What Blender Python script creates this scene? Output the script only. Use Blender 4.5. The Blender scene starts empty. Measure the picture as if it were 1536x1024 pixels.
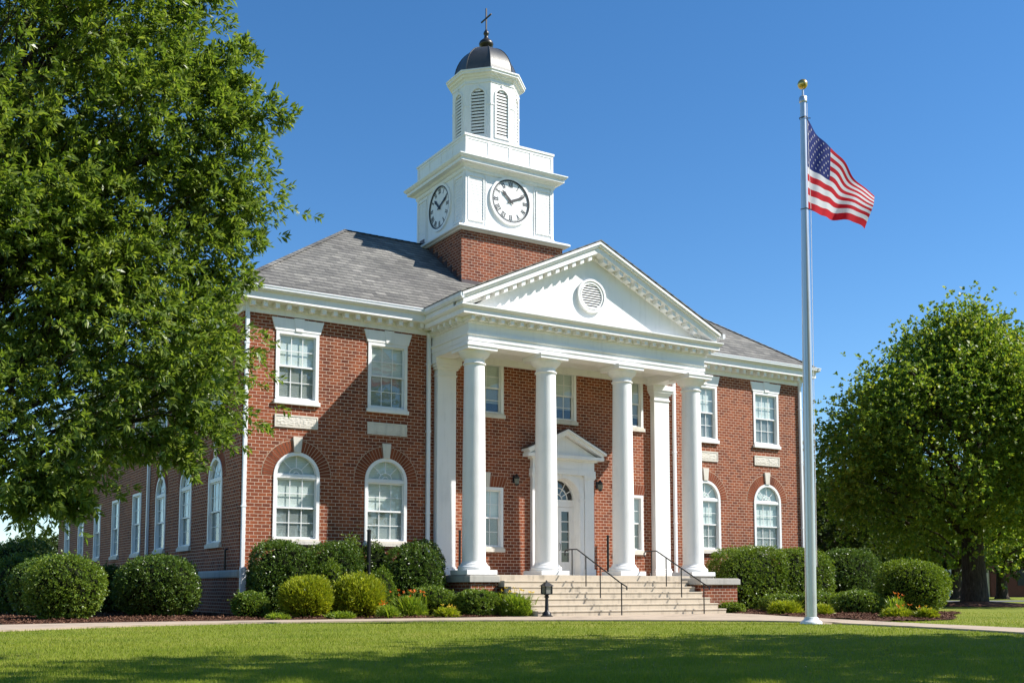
import bpy, math, random
import numpy as np
from mathutils import Vector, Matrix
from mathutils.geometry import tessellate_polygon

random.seed(7)
RNG = np.random.default_rng(7)
S = bpy.context.scene
C = S.collection
PI = math.pi
ZG = -0.12                      # ground level

# ------------------------------------------------------------------ materials
def new_mat(name):
    m = bpy.data.materials.new(name); m.use_nodes = True
    nt = m.node_tree; nt.nodes.clear()
    return m, nt
def nd(nt, t, **kw):
    n = nt.nodes.new(t)
    for k, v in kw.items():
        if k.startswith('i_'): n.inputs[k[2:].replace('_', ' ')].default_value = v
        else: setattr(n, k, v)
    return n
def lk(nt, a, b): nt.links.new(a, b)
def math_n(nt, op, a, b=None, c=None):
    n = nt.nodes.new('ShaderNodeMath'); n.operation = op
    for i, v in enumerate((a, b, c)):
        if v is None: continue
        if isinstance(v, (int, float)): n.inputs[i].default_value = v
        else: lk(nt, v, n.inputs[i])
    return n.outputs[0]
def ramp(nt, fac, stops):
    r = nt.nodes.new('ShaderNodeValToRGB')
    el = r.color_ramp.elements
    while len(el) < len(stops): el.new(0.5)
    for e, (p, c) in zip(el, stops):
        e.position = p; e.color = (*c, 1) if len(c) == 3 else c
    lk(nt, fac, r.inputs[0]); return r.outputs[0]
def mixc(nt, fac, a, b, mode='MIX'):
    n = nt.nodes.new('ShaderNodeMix'); n.data_type = 'RGBA'; n.blend_type = mode
    for sock, v in ((n.inputs[0], fac), (n.inputs[6], a), (n.inputs[7], b)):
        if isinstance(v, (int, float)): sock.default_value = v
        elif isinstance(v, tuple): sock.default_value = (*v, 1) if len(v) == 3 else v
        else: lk(nt, v, sock)
    return n.outputs[2]
def noise(nt, vec, scale, detail=4, rough=0.55):
    n = nd(nt, 'ShaderNodeTexNoise'); n.inputs['Scale'].default_value = scale
    n.inputs['Detail'].default_value = detail; n.inputs['Roughness'].default_value = rough
    if vec is not None: lk(nt, vec, n.inputs['Vector'])
    return n.outputs['Fac']
def out(nt, sh):
    o = nd(nt, 'ShaderNodeOutputMaterial'); lk(nt, sh, o.inputs[0])
def bump(nt, h, strength, dist, normal=None):
    b = nd(nt, 'ShaderNodeBump'); b.inputs['Strength'].default_value = strength
    b.inputs['Distance'].default_value = dist; lk(nt, h, b.inputs['Height'])
    return b.outputs[0]
def principled(nt, col, rough=0.6, metal=0.0, normal=None, spec=0.5):
    p = nd(nt, 'ShaderNodeBsdfPrincipled')
    if isinstance(col, tuple): p.inputs['Base Color'].default_value = (*col, 1)
    else: lk(nt, col, p.inputs['Base Color'])
    if isinstance(rough, (int, float)): p.inputs['Roughness'].default_value = rough
    else: lk(nt, rough, p.inputs['Roughness'])
    p.inputs['Metallic'].default_value = metal
    p.inputs['Specular IOR Level'].default_value = spec
    if normal is not None: lk(nt, normal, p.inputs['Normal'])
    return p.outputs[0]
def objco(nt): return nd(nt, 'ShaderNodeTexCoord').outputs['Object']

def paint(name, col, rough=0.55, vary=0.08, scale=1.5, bumpy=0.02, streak=True, metal=0.0):
    """painted or stone surface with faint weathering"""
    m, nt = new_mat(name); co = objco(nt)
    n1 = noise(nt, co, scale, 6)
    mp = nd(nt, 'ShaderNodeMapping'); lk(nt, co, mp.inputs[0]); mp.inputs['Scale'].default_value = (6, 6, .5)
    n2 = noise(nt, mp.outputs[0], 1.2, 5)
    f = math_n(nt, 'MULTIPLY', math_n(nt, 'ADD', n1, n2), 0.5) if streak else n1
    dark = tuple(c * (1 - vary * 2.2) for c in col); lite = tuple(min(1, c * (1 + vary * .5)) for c in col)
    c = ramp(nt, f, [(0.3, dark), (0.48, col), (0.75, lite)])
    n3 = noise(nt, co, 25, 4)
    out(nt, principled(nt, c, rough, metal, bump(nt, n3, 0.25, bumpy) if bumpy else None)); return m

def coursed(name, bw, bh, mortar, cols, mcol, rough, bmp, sq=1.0, slope=False, freq=2, bias=0.0, mort_smooth=0.15, off=.5):
    """courses laid along the wall whichever way it faces (u along the wall, v up)"""
    m, nt = new_mat(name); co = objco(nt)
    g = nd(nt, 'ShaderNodeNewGeometry')
    sx = nd(nt, 'ShaderNodeSeparateXYZ'); lk(nt, co, sx.inputs[0])
    sn = nd(nt, 'ShaderNodeSeparateXYZ'); lk(nt, g.outputs['True Normal'], sn.inputs[0])
    side = math_n(nt, 'GREATER_THAN', math_n(nt, 'ABSOLUTE', sn.outputs[0]), math_n(nt, 'ABSOLUTE', sn.outputs[1]))
    u = math_n(nt, 'ADD', math_n(nt, 'MULTIPLY', side, sx.outputs[1]), math_n(nt, 'MULTIPLY', math_n(nt, 'SUBTRACT', 1.0, side), sx.outputs[0]))
    v = sx.outputs[2]
    if slope: v = math_n(nt, 'MULTIPLY', v, 1.72)
    cb = nd(nt, 'ShaderNodeCombineXYZ'); lk(nt, u, cb.inputs[0]); lk(nt, v, cb.inputs[1])
    # slight wobble so that the courses are not ruled lines
    wob = nd(nt, 'ShaderNodeTexNoise'); wob.inputs['Scale'].default_value = 1.7; wob.inputs['Detail'].default_value = 3; lk(nt, cb.outputs[0], wob.inputs['Vector'])
    vm = nd(nt, 'ShaderNodeVectorMath'); vm.operation = 'SCALE'; lk(nt, wob.outputs['Color'], vm.inputs[0]); vm.inputs['Scale'].default_value = bh * (.35 if slope else .22)
    va = nd(nt, 'ShaderNodeVectorMath'); va.operation = 'ADD'; lk(nt, cb.outputs[0], va.inputs[0]); lk(nt, vm.outputs[0], va.inputs[1])
    def bt(c1, c2, mc, b):
        t = nd(nt, 'ShaderNodeTexBrick'); lk(nt, va.outputs[0], t.inputs['Vector'])
        t.offset = off; t.squash = sq
        t.inputs['Scale'].default_value = 1; t.inputs['Brick Width'].default_value = bw; t.inputs['Row Height'].default_value = bh
        t.inputs['Mortar Size'].default_value = mortar; t.inputs['Mortar Smooth'].default_value = mort_smooth
        t.inputs['Bias'].default_value = b
        t.inputs['Color1'].default_value = (*c1, 1); t.inputs['Color2'].default_value = (*c2, 1); t.inputs['Mortar'].default_value = (*mc, 1)
        return t
    t1 = bt((0, 0, 0), (1, 1, 1), (0.5, 0.5, 0.5), bias)
    # per brick random value -> ramp of colours
    bc = ramp(nt, t1.outputs['Color'], [(i / (len(cols) - 1), c) for i, c in enumerate(cols)])
    n1 = noise(nt, co, 0.35, 5)
    n2 = noise(nt, co, 14, 5, .7)
    mp = nd(nt, 'ShaderNodeMapping'); lk(nt, co, mp.inputs[0]); mp.inputs['Scale'].default_value = (2.5, 2.5, .25)
    n4 = noise(nt, mp.outputs[0], 1.0, 6)
    bc = mixc(nt, 1.0, bc, ramp(nt, n1, [(0.3, (.76, .76, .77)), (0.7, (1.15, 1.15, 1.14))]), 'MULTIPLY')
    bc = mixc(nt, 1.0, bc, ramp(nt, n2, [(0.25, (.78, .78, .78)), (0.75, (1.2, 1.2, 1.2))]), 'MULTIPLY')
    bc = mixc(nt, 1.0, bc, ramp(nt, n4, [(0.3, (.76, .76, .78)), (0.6, (1.06, 1.06, 1.05))]), 'MULTIPLY')
    mc2 = mixc(nt, noise(nt, co, 3, 4), tuple(c * .7 for c in mcol), tuple(min(1, c * 1.25) for c in mcol))
    col = mixc(nt, t1.outputs['Fac'], bc, mc2)
    h = math_n(nt, 'ADD', math_n(nt, 'MULTIPLY', math_n(nt, 'SUBTRACT', 1.0, t1.outputs['Fac']), 1.0), math_n(nt, 'MULTIPLY', n2, .5))
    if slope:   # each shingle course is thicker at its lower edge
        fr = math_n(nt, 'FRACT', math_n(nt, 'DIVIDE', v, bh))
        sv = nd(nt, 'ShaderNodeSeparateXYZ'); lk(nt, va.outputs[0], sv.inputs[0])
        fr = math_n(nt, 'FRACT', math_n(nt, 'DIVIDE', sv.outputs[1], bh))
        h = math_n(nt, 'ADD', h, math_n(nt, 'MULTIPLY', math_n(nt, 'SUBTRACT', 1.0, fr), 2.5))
        col = mixc(nt, math_n(nt, 'MULTIPLY', math_n(nt, 'LESS_THAN', fr, .26), .72), col, (.035, .034, .034))  # shadow line under each shingle butt, painted into the roof colour
    out(nt, principled(nt, col, rough, 0, bump(nt, h, 0.7, bmp), .3)); return m

def leafmat(name, cols, trans=0.35, rough=0.42, spec=0.4, hue_noise=None, nw=.4, nscale=None):
    m, nt = new_mat(name)
    g = nd(nt, 'ShaderNodeNewGeometry')
    r = g.outputs['Random Per Island']
    co = objco(nt)
    if nscale:
        mp = nd(nt, 'ShaderNodeMapping'); lk(nt, co, mp.inputs[0]); mp.inputs['Scale'].default_value = nscale; mp.inputs['Rotation'].default_value = (0, 0, .55); co = mp.outputs[0]
    n = noise(nt, co, hue_noise or .9, 5 if nscale else 3)
    f = math_n(nt, 'ADD', math_n(nt, 'MULTIPLY', r, 1 - nw), math_n(nt, 'MULTIPLY', n, nw))
    c = ramp(nt, f, [(.1 + .8 * i / (len(cols) - 1), k) for i, k in enumerate(cols)])
    p = principled(nt, c, rough, 0, None, spec)
    tr = nd(nt, 'ShaderNodeBsdfTranslucent')
    lk(nt, mixc(nt, 1.0, c, (1.35, 1.35, .6), 'MULTIPLY'), tr.inputs[0])
    mx = nd(nt, 'ShaderNodeMixShader'); mx.inputs[0].default_value = trans
    lk(nt, p, mx.inputs[1]); lk(nt, tr.outputs[0], mx.inputs[2])
    out(nt, mx.outputs[0]); return m

def simple(name, col, rough=.5, metal=0.0, spec=.5):
    m, nt = new_mat(name); co = objco(nt)
    n = noise(nt, co, 8, 4)
    c = mixc(nt, n, tuple(k * .8 for k in col), tuple(min(1, k * 1.15) for k in col))
    out(nt, principled(nt, c, rough, metal, None, spec)); return m

M = {}
M['brick'] = coursed('brick',   .275, .118, .0088,
    [(.15, .036, .016), (.225, .055, .021), (.26, .067, .025), (.295, .082, .031), (.235, .059, .022), (.18, .046, .019)],
    (.60, .45, .34), .85, .012)
M['arch_brick'] = coursed('arch_brick', .6, .6, .0, [(.16, .040, .017), (.225, .056, .022), (.265, .071, .028)], (.4, .3, .25), .85, .004)
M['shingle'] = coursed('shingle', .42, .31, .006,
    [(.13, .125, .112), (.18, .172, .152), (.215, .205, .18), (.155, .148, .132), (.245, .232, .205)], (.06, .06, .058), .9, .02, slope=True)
M['white'] = paint('white_paint', (.80, .79, .765), .5, .055)
M['whitewood'] = paint('white_wood', (.79, .785, .77), .45, .04)
M['dark_brick'] = paint('dark_brick', (.11, .034, .024), .9, .15, 3)
M['mortar'] = paint('lime_mortar', (.44, .31, .22), .95, .12, 3, .01)
M['stone'] = paint('pale_stone', (.64, .59, .51), .8, .12, 2.5, .03)
M['concrete'] = paint('step_concrete', (.50, .425, .325), .85, .22, 2.2, .02)
M['capstone'] = paint('cap_stone', (.42, .395, .35), .85, .16, 2.0, .02)
M['walk'] = paint('walk_concrete', (.40, .315, .23), .9, .18, 1.3, .01, streak=False)
M['metal_white'] = paint('painted_metal', (.74, .75, .76), .35, .05)
M['flashing'] = paint('brown_flashing', (.07, .045, .042), .5, .15)
M['dome'] = paint('dome_metal', (.085, .085, .082), .42, .22, 1.2, .01, metal=.55)
M['bronze'] = simple('dark_bronze', (.05, .045, .04), .4, .6)
M['black'] = simple('black_metal', (.014, .014, .015), .42, .3)
M['shadow_gap'] = simple('louver_backing', (.07, .055, .05), .9)
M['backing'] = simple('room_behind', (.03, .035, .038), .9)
M['ink'] = simple('clock_black', (.012, .012, .014), .5)
M['pole'] = paint('pole_aluminium', (.60, .60, .60), .33, .08, 2, 0, metal=.75)
M['gold'] = simple('gold_ball', (.62, .43, .13), .3, .9)
M['bark'] = None
def bark():
    m, nt = new_mat('bark'); co = objco(nt)
    mp = nd(nt, 'ShaderNodeMapping'); lk(nt, co, mp.inputs[0]); mp.inputs['Scale'].default_value = (9, 9, 1.6)
    n = noise(nt, mp.outputs[0], 1.5, 7, .65)
    c = ramp(nt, n, [(.3, (.02, .015, .011)), (.55, (.07, .054, .04)), (.8, (.14, .115, .09))])
    out(nt, principled(nt, c, .95, 0, bump(nt, n, .9, .05), .2)); return m
M['bark'] = bark()
def glass():
    m, nt = new_mat('window_glass')
    co = objco(nt)
    nb = bump(nt, noise(nt, co, 1.3, 2), .12, .03)
    g = nd(nt, 'ShaderNodeNewGeometry'); dt = nd(nt, 'ShaderNodeVectorMath'); dt.operation = 'DOT_PRODUCT'
    lk(nt, g.outputs['Incoming'], dt.inputs[0]); lk(nt, nb, dt.inputs[1])
    k = math_n(nt, 'POWER', math_n(nt, 'SUBTRACT', 1.0, math_n(nt, 'MINIMUM', math_n(nt, 'ABSOLUTE', dt.outputs['Value']), 1.0)), 5.0)
    fac = math_n(nt, 'ADD', .07, math_n(nt, 'MULTIPLY', k, .9))
    gl = nd(nt, 'ShaderNodeBsdfGlossy'); gl.inputs['Roughness'].default_value = .01; lk(nt, nb, gl.inputs['Normal'])
    gl.inputs[0].default_value = (.95, .98, 1, 1)
    tr = nd(nt, 'ShaderNodeBsdfTransparent'); tr.inputs[0].default_value = (.94, .97, .96, 1)
    mx = nd(nt, 'ShaderNodeMixShader'); lk(nt, fac, mx.inputs[0])
    lk(nt, tr.outputs[0], mx.inputs[1]); lk(nt, gl.outputs[0], mx.inputs[2]); out(nt, mx.outputs[0]); return m
M['glass'] = glass()
def screen():
    m, nt = new_mat('insect_screen')
    df = nd(nt, 'ShaderNodeBsdfDiffuse'); df.inputs[0].default_value = (.035, .04, .043, 1)
    tr = nd(nt, 'ShaderNodeBsdfTransparent')
    mx = nd(nt, 'ShaderNodeMixShader'); mx.inputs[0].default_value = .36
    lk(nt, tr.outputs[0], mx.inputs[1]); lk(nt, df.outputs[0], mx.inputs[2]); out(nt, mx.outputs[0]); return m
M['screen'] = screen()
def blindm():
    m, nt = new_mat('slatted_blind'); co = objco(nt)
    sx = nd(nt, 'ShaderNodeSeparateXYZ'); lk(nt, co, sx.inputs[0])
    fr = math_n(nt, 'FRACT', math_n(nt, 'MULTIPLY', sx.outputs[2], 18.0))
    c = mixc(nt, math_n(nt, 'MULTIPLY', math_n(nt, 'GREATER_THAN', fr, .82), .55), (.70, .745, .71), (.38, .42, .40))
    c = mixc(nt, noise(nt, co, .8, 3), c, mixc(nt, 1.0, c, (.8, .84, .86), 'MULTIPLY'))
    out(nt, principled(nt, c, .7, 0, bump(nt, fr, .3, .02))); return m
M['blind'] = blindm()
def lawnm():
    m, nt = new_mat('lawn_turf'); co = objco(nt)
    n1 = noise(nt, co, .22, 5); n2 = noise(nt, co, 2.2, 6, .65); n3 = noise(nt, co, 30, 4, .7)
    f = math_n(nt, 'ADD', math_n(nt, 'ADD', math_n(nt, 'MULTIPLY', n1, .45), math_n(nt, 'MULTIPLY', n2, .3)), math_n(nt, 'MULTIPLY', n3, .25))
    c = ramp(nt, f, [(.3, (.10, .14, .015)), (.5, (.19, .225, .028)), (.68, (.33, .305, .065))])
    out(nt, principled(nt, c, .9, 0, bump(nt, n3, .8, .06), .15)); return m
M['lawn'] = lawnm()
M['blade'] = leafmat('grass_blade', [(.10, .155, .014), (.17, .235, .022), (.27, .31, .038), (.42, .39, .09)], .35, .6, .15, .55, .74, (.45, 1.3, 1))
def mulchm():
    m, nt = new_mat('bark_mulch'); co = objco(nt)
    n = noise(nt, co, 22, 6, .75)
    c = ramp(nt, n, [(.3, (.035, .016, .010)), (.55, (.10, .045, .027)), (.75, (.17, .085, .05))])
    out(nt, principled(nt, c, .95, 0, bump(nt, n, 1.0, .06), .2)); return m
M['mulch'] = mulchm()
M['chip'] = leafmat('mulch_chip', [(.045, .02, .013), (.11, .05, .03), (.17, .085, .05), (.24, .14, .09)], 0.0, .9, .2)
M['oakleaf'] = leafmat('oak_leaf', [(.06, .115, .018), (.12, .19, .03), (.19, .26, .048), (.31, .36, .09)], .48, .36, .4)
M['mapleleaf'] = leafmat('maple_leaf', [(.065, .135, .022), (.125, .205, .03), (.21, .275, .04), (.37, .38, .055)], .5, .45, .35, .45)
M['farleaf'] = leafmat('far_leaf', [(.03, .055, .014), (.055, .085, .02), (.09, .12, .03)], .3, .6, .2)
M['boxleaf'] = leafmat('boxwood_leaf', [(.05, .105, .013), (.10, .172, .02), (.175, .25, .03), (.27, .325, .05)], .3, .38, .4)
M['darkleaf'] = leafmat('holly_leaf', [(.036, .078, .014), (.066, .122, .02), (.11, .178, .028), (.185, .24, .05)], .25, .32, .45)
M['goldleaf'] = leafmat('gold_leaf', [(.12, .18, .014), (.235, .295, .018), (.37, .405, .024), (.50, .49, .04)], .3, .45, .35)
M['limeleaf'] = leafmat('lime_leaf', [(.08, .14, .014), (.15, .22, .02), (.23, .29, .032)], .35, .45, .35)
M['lilyleaf'] = leafmat('lily_leaf', [(.12, .20, .02), (.21, .30, .03), (.33, .39, .05)], .4, .4, .4)
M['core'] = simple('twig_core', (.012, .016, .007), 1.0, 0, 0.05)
M['orange'] = leafmat('orange_petal', [(.55, .12, .02), (.75, .22, .03)], .3, .5, .3)
M['yellow'] = leafmat('yellow_petal', [(.65, .42, .04), (.8, .6, .08)], .3, .5, .3)
M['red'] = None
def cloth(name, col):
    m, nt = new_mat(name); co = objco(nt)
    n = noise(nt, co, 260, 2)
    p = principled(nt, mixc(nt, n, tuple(k * .9 for k in col), col), .75, 0, None, .2)
    tr = nd(nt, 'ShaderNodeBsdfTranslucent'); tr.inputs[0].default_value = (*col, 1)
    mx = nd(nt, 'ShaderNodeMixShader'); mx.inputs[0].default_value = .5
    lk(nt, p, mx.inputs[1]); lk(nt, tr.outputs[0], mx.inputs[2]); out(nt, mx.outputs[0]); return m
M['red'] = cloth('flag_red', (.68, .016, .03)); M['fwhite'] = cloth('flag_white', (.9, .88, .88)); M['blue'] = cloth('flag_blue', (.018, .035, .19))
M['dirt'] = simple('bed_soil', (.04, .025, .017), 1.0, 0, .1)
M['road'] = paint('asphalt', (.11, .11, .112), .95, .12, 1, .01, streak=False)
M['lampglass'] = simple('lantern_glass', (.16, .16, .15), .15, 0, .6)

# ------------------------------------------------------------------ mesh builder
ORG = {}
class MB:
    def __init__(s, T=None): s.v = []; s.f = []; s.mi = []; s.T = T; s.cur = 0
    def add(s, vs, fs):
        o = len(s.v)
        for p in vs:
            s.v.append(tuple(s.T(*p)) if s.T else tuple(p))
        for f in fs: s.f.append([o + i for i in f]); s.mi.append(s.cur)
        return s
    def box(s, x0, y0, z0, x1, y1, z1):
        if x0 > x1: x0, x1 = x1, x0
        if y0 > y1: y0, y1 = y1, y0
        if z0 > z1: z0, z1 = z1, z0
        return s.add([(x0, y0, z0), (x1, y0, z0), (x1, y1, z0), (x0, y1, z0), (x0, y0, z1), (x1, y0, z1), (x1, y1, z1), (x0, y1, z1)],
              [(0, 3, 2, 1), (4, 5, 6, 7), (0, 1, 5, 4), (1, 2, 6, 5), (2, 3, 7, 6), (3, 0, 4, 7)])
    def prism(s, poly, a, b, axis='y'):
        """poly of 2d points; extruded from a to b along axis: y -> (p0, t, p1), x -> (t, p0, p1), z -> (p0, p1, t)"""
        fn = {'y': lambda p, t: (p[0], t, p[1]), 'x': lambda p, t: (t, p[0], p[1]), 'z': lambda p, t: (p[0], p[1], t)}[axis]
        n = len(poly)
        vs = [fn(p, a) for p in poly] + [fn(p, b) for p in poly]
        fs = [tuple(range(n)), tuple(range(2 * n - 1, n - 1, -1))] + [(i, i + n, (i + 1) % n + n, (i + 1) % n) for i in range(n)]
        return s.add(vs, fs)
    def lathe(s, prof, cx, cy, seg=24, cap=True, ph=0.0, sc=1.0):
        n = len(prof); vs = []
        for i in range(seg):
            a = ph + 2 * PI * i / seg
            for r, z in prof: vs.append((cx + r * math.cos(a) * sc, cy + r * math.sin(a) * sc, z))
        fs = []
        for i in range(seg):
            j = (i + 1) % seg
            for k in range(n - 1): fs.append((i * n + k, j * n + k, j * n + k + 1, i * n + k + 1))
        if cap:
            fs.append(tuple(i * n + n - 1 for i in range(seg))); fs.append(tuple(i * n for i in range(seg - 1, -1, -1)))
        return s.add(vs, fs)
    def tube(s, pts, rs, seg=8):
        pts = [Vector(p) for p in pts]
        if isinstance(rs, (int, float)): rs = [rs] * len(pts)
        vs = []; up = None
        for i, p in enumerate(pts):
            d = (pts[min(i + 1, len(pts) - 1)] - pts[max(i - 1, 0)]).normalized()
            if up is None:
                up = Vector((0, 0, 1)) if abs(d.z) < .9 else Vector((1, 0, 0))
            a = d.cross(up).normalized(); b = a.cross(d).normalized(); up = b
            for k in range(seg):
                t = 2 * PI * k / seg
                vs.append(tuple(p + (a * math.cos(t) + b * math.sin(t)) * rs[i]))
        fs = []
        for i in range(len(pts) - 1):
            for k in range(seg):
                l = (k + 1) % seg
                fs.append((i * seg + k, i * seg + l, (i + 1) * seg + l, (i + 1) * seg + k))
        fs.append(tuple(range(seg - 1, -1, -1))); fs.append(tuple((len(pts) - 1) * seg + k for k in range(seg)))
        return s.add(vs, fs)
    def sweep(s, prof, path, closed=False):
        """prof: closed polygon of (offset outwards, z); path: 2d points, outwards is on the right hand of travel"""
        n = len(path); m = len(prof); vs = []
        P = [Vector(p) for p in path]
        for i in range(n):
            def nrm(a, b): d = (b - a).normalized(); return Vector((d.y, -d.x))
            if closed or 0 < i < n - 1:
                n1 = nrm(P[i - 1], P[i]); n2 = nrm(P[i], P[(i + 1) % n]); mt = (n1 + n2); mt = mt / mt.dot(n1)
            elif i == 0: mt = nrm(P[0], P[1])
            else: mt = nrm(P[-2], P[-1])
            for o, z in prof: vs.append((P[i].x + mt.x * o, P[i].y + mt.y * o, z))
        fs = []
        for i in range(n if closed else n - 1):
            j = (i + 1) % n
            for k in range(m):
                l = (k + 1) % m
                fs.append((i * m + k, i * m + l, j * m + l, j * m + k))
        if not closed:
            fs.append(tuple(range(m - 1, -1, -1))); fs.append(tuple((n - 1) * m + k for k in range(m)))
        return s.add(vs, fs)
    def build(s, name, mat, parent=None, smooth=None, bevel=0):
        me = bpy.data.meshes.new(name)
        og = ORG.get(parent.name, (0, 0, 0)) if parent is not None else (0, 0, 0)
        me.from_pydata([(a - og[0], b - og[1], c - og[2]) for a, b, c in s.v], [], s.f)
        for k in (mat if isinstance(mat, list) else [mat]): me.materials.append(k)
        if isinstance(mat, list): me.polygons.foreach_set('material_index', s.mi)
        import bmesh
        bm = bmesh.new(); bm.from_mesh(me); bmesh.ops.recalc_face_normals(bm, faces=bm.faces); bm.to_mesh(me); bm.free()
        if smooth:
            me.shade_smooth(); me.set_sharp_from_angle(angle=math.radians(smooth))
        o = bpy.data.objects.new(name, me); C.objects.link(o)
        if parent is not None: o.parent = parent
        ORG[o.name] = og
        if bevel:
            bv = o.modifiers.new('bevel', 'BEVEL'); bv.width = bevel; bv.segments = 2; bv.limit_method = 'ANGLE'; bv.angle_limit = math.radians(50)
        return o
def rebase(o, base):
    """put a top-level mesh's origin at its base point"""
    o.data.transform(Matrix.Translation(Vector((-base[0], -base[1], -base[2])))); o.location = base; ORG[o.name] = tuple(base); return o
def thing(name, loc, label, cat, group=None):
    o = bpy.data.objects.new(name, None); C.objects.link(o); o.location = loc; o.empty_display_size = .3
    ORG[o.name] = tuple(loc); return tag(o, label, cat, group)
def tag(o, label, cat, group=None):
    o['label'] = label; o['category'] = cat
    if group: o['group'] = group
    return o
def kind(o, k): o['kind'] = k; return o

def np_mesh(name, V, F, mats, parent=None, mi=None, smooth=False):
    """V (n,3) world; F (m,k) with k = 3 or 4"""
    og = np.array(ORG.get(parent.name, (0, 0, 0)) if parent is not None else (0, 0, 0))
    V = (V - og).astype(np.float32)
    me = bpy.data.meshes.new(name); k = F.shape[1]
    me.vertices.add(len(V)); me.vertices.foreach_set('co', V.ravel())
    me.loops.add(F.size); me.loops.foreach_set('vertex_index', F.astype(np.int32).ravel())
    me.polygons.add(len(F)); me.polygons.foreach_set('loop_start', np.arange(0, F.size, k, dtype=np.int32))
    for m_ in mats: me.materials.append(m_)
    if mi is not None: me.polygons.foreach_set('material_index', mi.astype(np.int32))
    me.update(calc_edges=True)
    if smooth: me.shade_smooth()
    o = bpy.data.objects.new(name, me); C.objects.link(o)
    if parent is not None: o.parent = parent
    ORG[o.name] = tuple(og); return o

# ------------------------------------------------------------------ foliage
def unit(v): return v / np.maximum(np.linalg.norm(v, axis=-1, keepdims=True), 1e-9)
def leaf_quads(P, D, k, L, W, stem, spread, rng, upn=.35, jit=.35):
    """k leaves set along a short stem at each site P pointing along D"""
    n = len(P)
    P = np.repeat(P, k, 0); D = np.repeat(D, k, 0)
    t = rng.random((n * k, 1)); t = np.sqrt(t)
    r = rng.normal(size=(n * k, 3)); r = unit(r - D * np.sum(r * D, -1, keepdims=True))
    ld = unit(D * (1 - spread * (0.35 + .65 * rng.random((n * k, 1)))) + r * spread)
    b = P + D * stem * t + r * .01
    nr = unit(rng.normal(size=(n * k, 3)) * .8 + np.array([0, 0, upn]) * 2 + D * .3)
    side = unit(np.cross(ld, nr)); nr = np.cross(side, ld)
    Ls = L * (1 - jit + 2 * jit * rng.random((n * k, 1))); Ws = W * Ls / L
    m = b + ld * Ls * .48
    fold = nr * Ws * .22
    tip = b + ld * Ls - nr * Ls * .10
    V = np.stack([b, m + side * Ws * .5 + fold, tip, m - side * Ws * .5 + fold], 1).reshape(-1, 3)
    F = np.arange(n * k * 4).reshape(-1, 4)
    return V, F

def sphere_core(c, r, rng, nu=18, nv=10, amp=.06):
    th = np.linspace(0, 2 * PI, nu, endpoint=False); ph = np.linspace(-PI / 2 + .05, PI / 2 - .05, nv)
    T_, Pp = np.meshgrid(th, ph)
    d = np.stack([np.cos(Pp) * np.cos(T_), np.cos(Pp) * np.sin(T_), np.sin(Pp)], -1)
    V = (c + d * r * (1 + amp * rng.normal(size=d.shape[:2] + (1,)))).reshape(-1, 3)
    F = []
    for i in range(nv - 1):
        for j in range(nu): F.append((i * nu + j, i * nu + (j + 1) % nu, (i + 1) * nu + (j + 1) % nu, (i + 1) * nu + j))
    return V, np.array(F)

def se_dirs(n, rng, p):
    """points on a unit super-ellipsoid of exponent p (2 = round, more = boxy)"""
    d = unit(rng.normal(size=(n, 3)))
    k = np.sum(np.abs(d) ** p, -1, keepdims=True) ** (-1 / p)
    return d * k, d

def shrub(x, y, w, h, label, mat='boxleaf', group=None, p=2.3, sites=1500, k=5, leaf=.065, lw=.032, depth=None, stem=.07, rough=.05,
          base=ZG, name='shrub', spiky=0.0, lump=.15, category='shrub', core=.84):
    seed = int(abs(x * 1000 + y * 77 + w * 13)) % 100000; rng = np.random.default_rng(seed)
    d_ = depth or w
    root = thing(name, (x, y, base), label, category, group)
    c = np.array([x, y, base + h * .48]); r = np.array([w / 2, d_ / 2, h * .52])
    q, d = se_dirs(sites, rng, p)
    # lumpy outline: a few random low bumps
    bd = unit(rng.normal(size=(14, 3))); amp = rng.uniform(-1, 1, 14)
    bumps = (np.exp((d @ bd.T - 1) * 9) * amp).sum(-1, keepdims=True) * lump
    lay = 1 - rough * 2.2 * rng.random((sites, 1)) ** 2 + rough * rng.normal(size=(sites, 1)) * .6
    P = c + q * r * (lay + bumps) - d * stem
    st = rng.random((sites, 1)) < .035; P = P + st * d * rng.uniform(.05, .17, (sites, 1))
    ok = P[:, 2] > base + .01
    P, d = P[ok], d[ok]
    D = unit(d * np.array([1, 1, 1]) + np.array([0, 0, .35 + spiky]) + rng.normal(size=d.shape) * .35)
    V, F = leaf_quads(P, D, k, leaf, lw, stem, .62 - .25 * min(1, spiky), rng)
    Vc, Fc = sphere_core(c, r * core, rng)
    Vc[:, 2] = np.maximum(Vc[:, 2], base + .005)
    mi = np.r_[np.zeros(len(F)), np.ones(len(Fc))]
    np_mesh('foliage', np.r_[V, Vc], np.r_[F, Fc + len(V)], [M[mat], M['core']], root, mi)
    b = MB()
    for i in range(4):
        a = i * 1.6 + rng.random(); b.tube([(x + .05 * math.cos(a), y + .05 * math.sin(a), base - .03), (x + w * .12 * math.cos(a), y + d_ * .12 * math.sin(a), base + h * .4)], [.02, .012], 6)
    b.build('stem', M['bark'], root)
    return root

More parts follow.
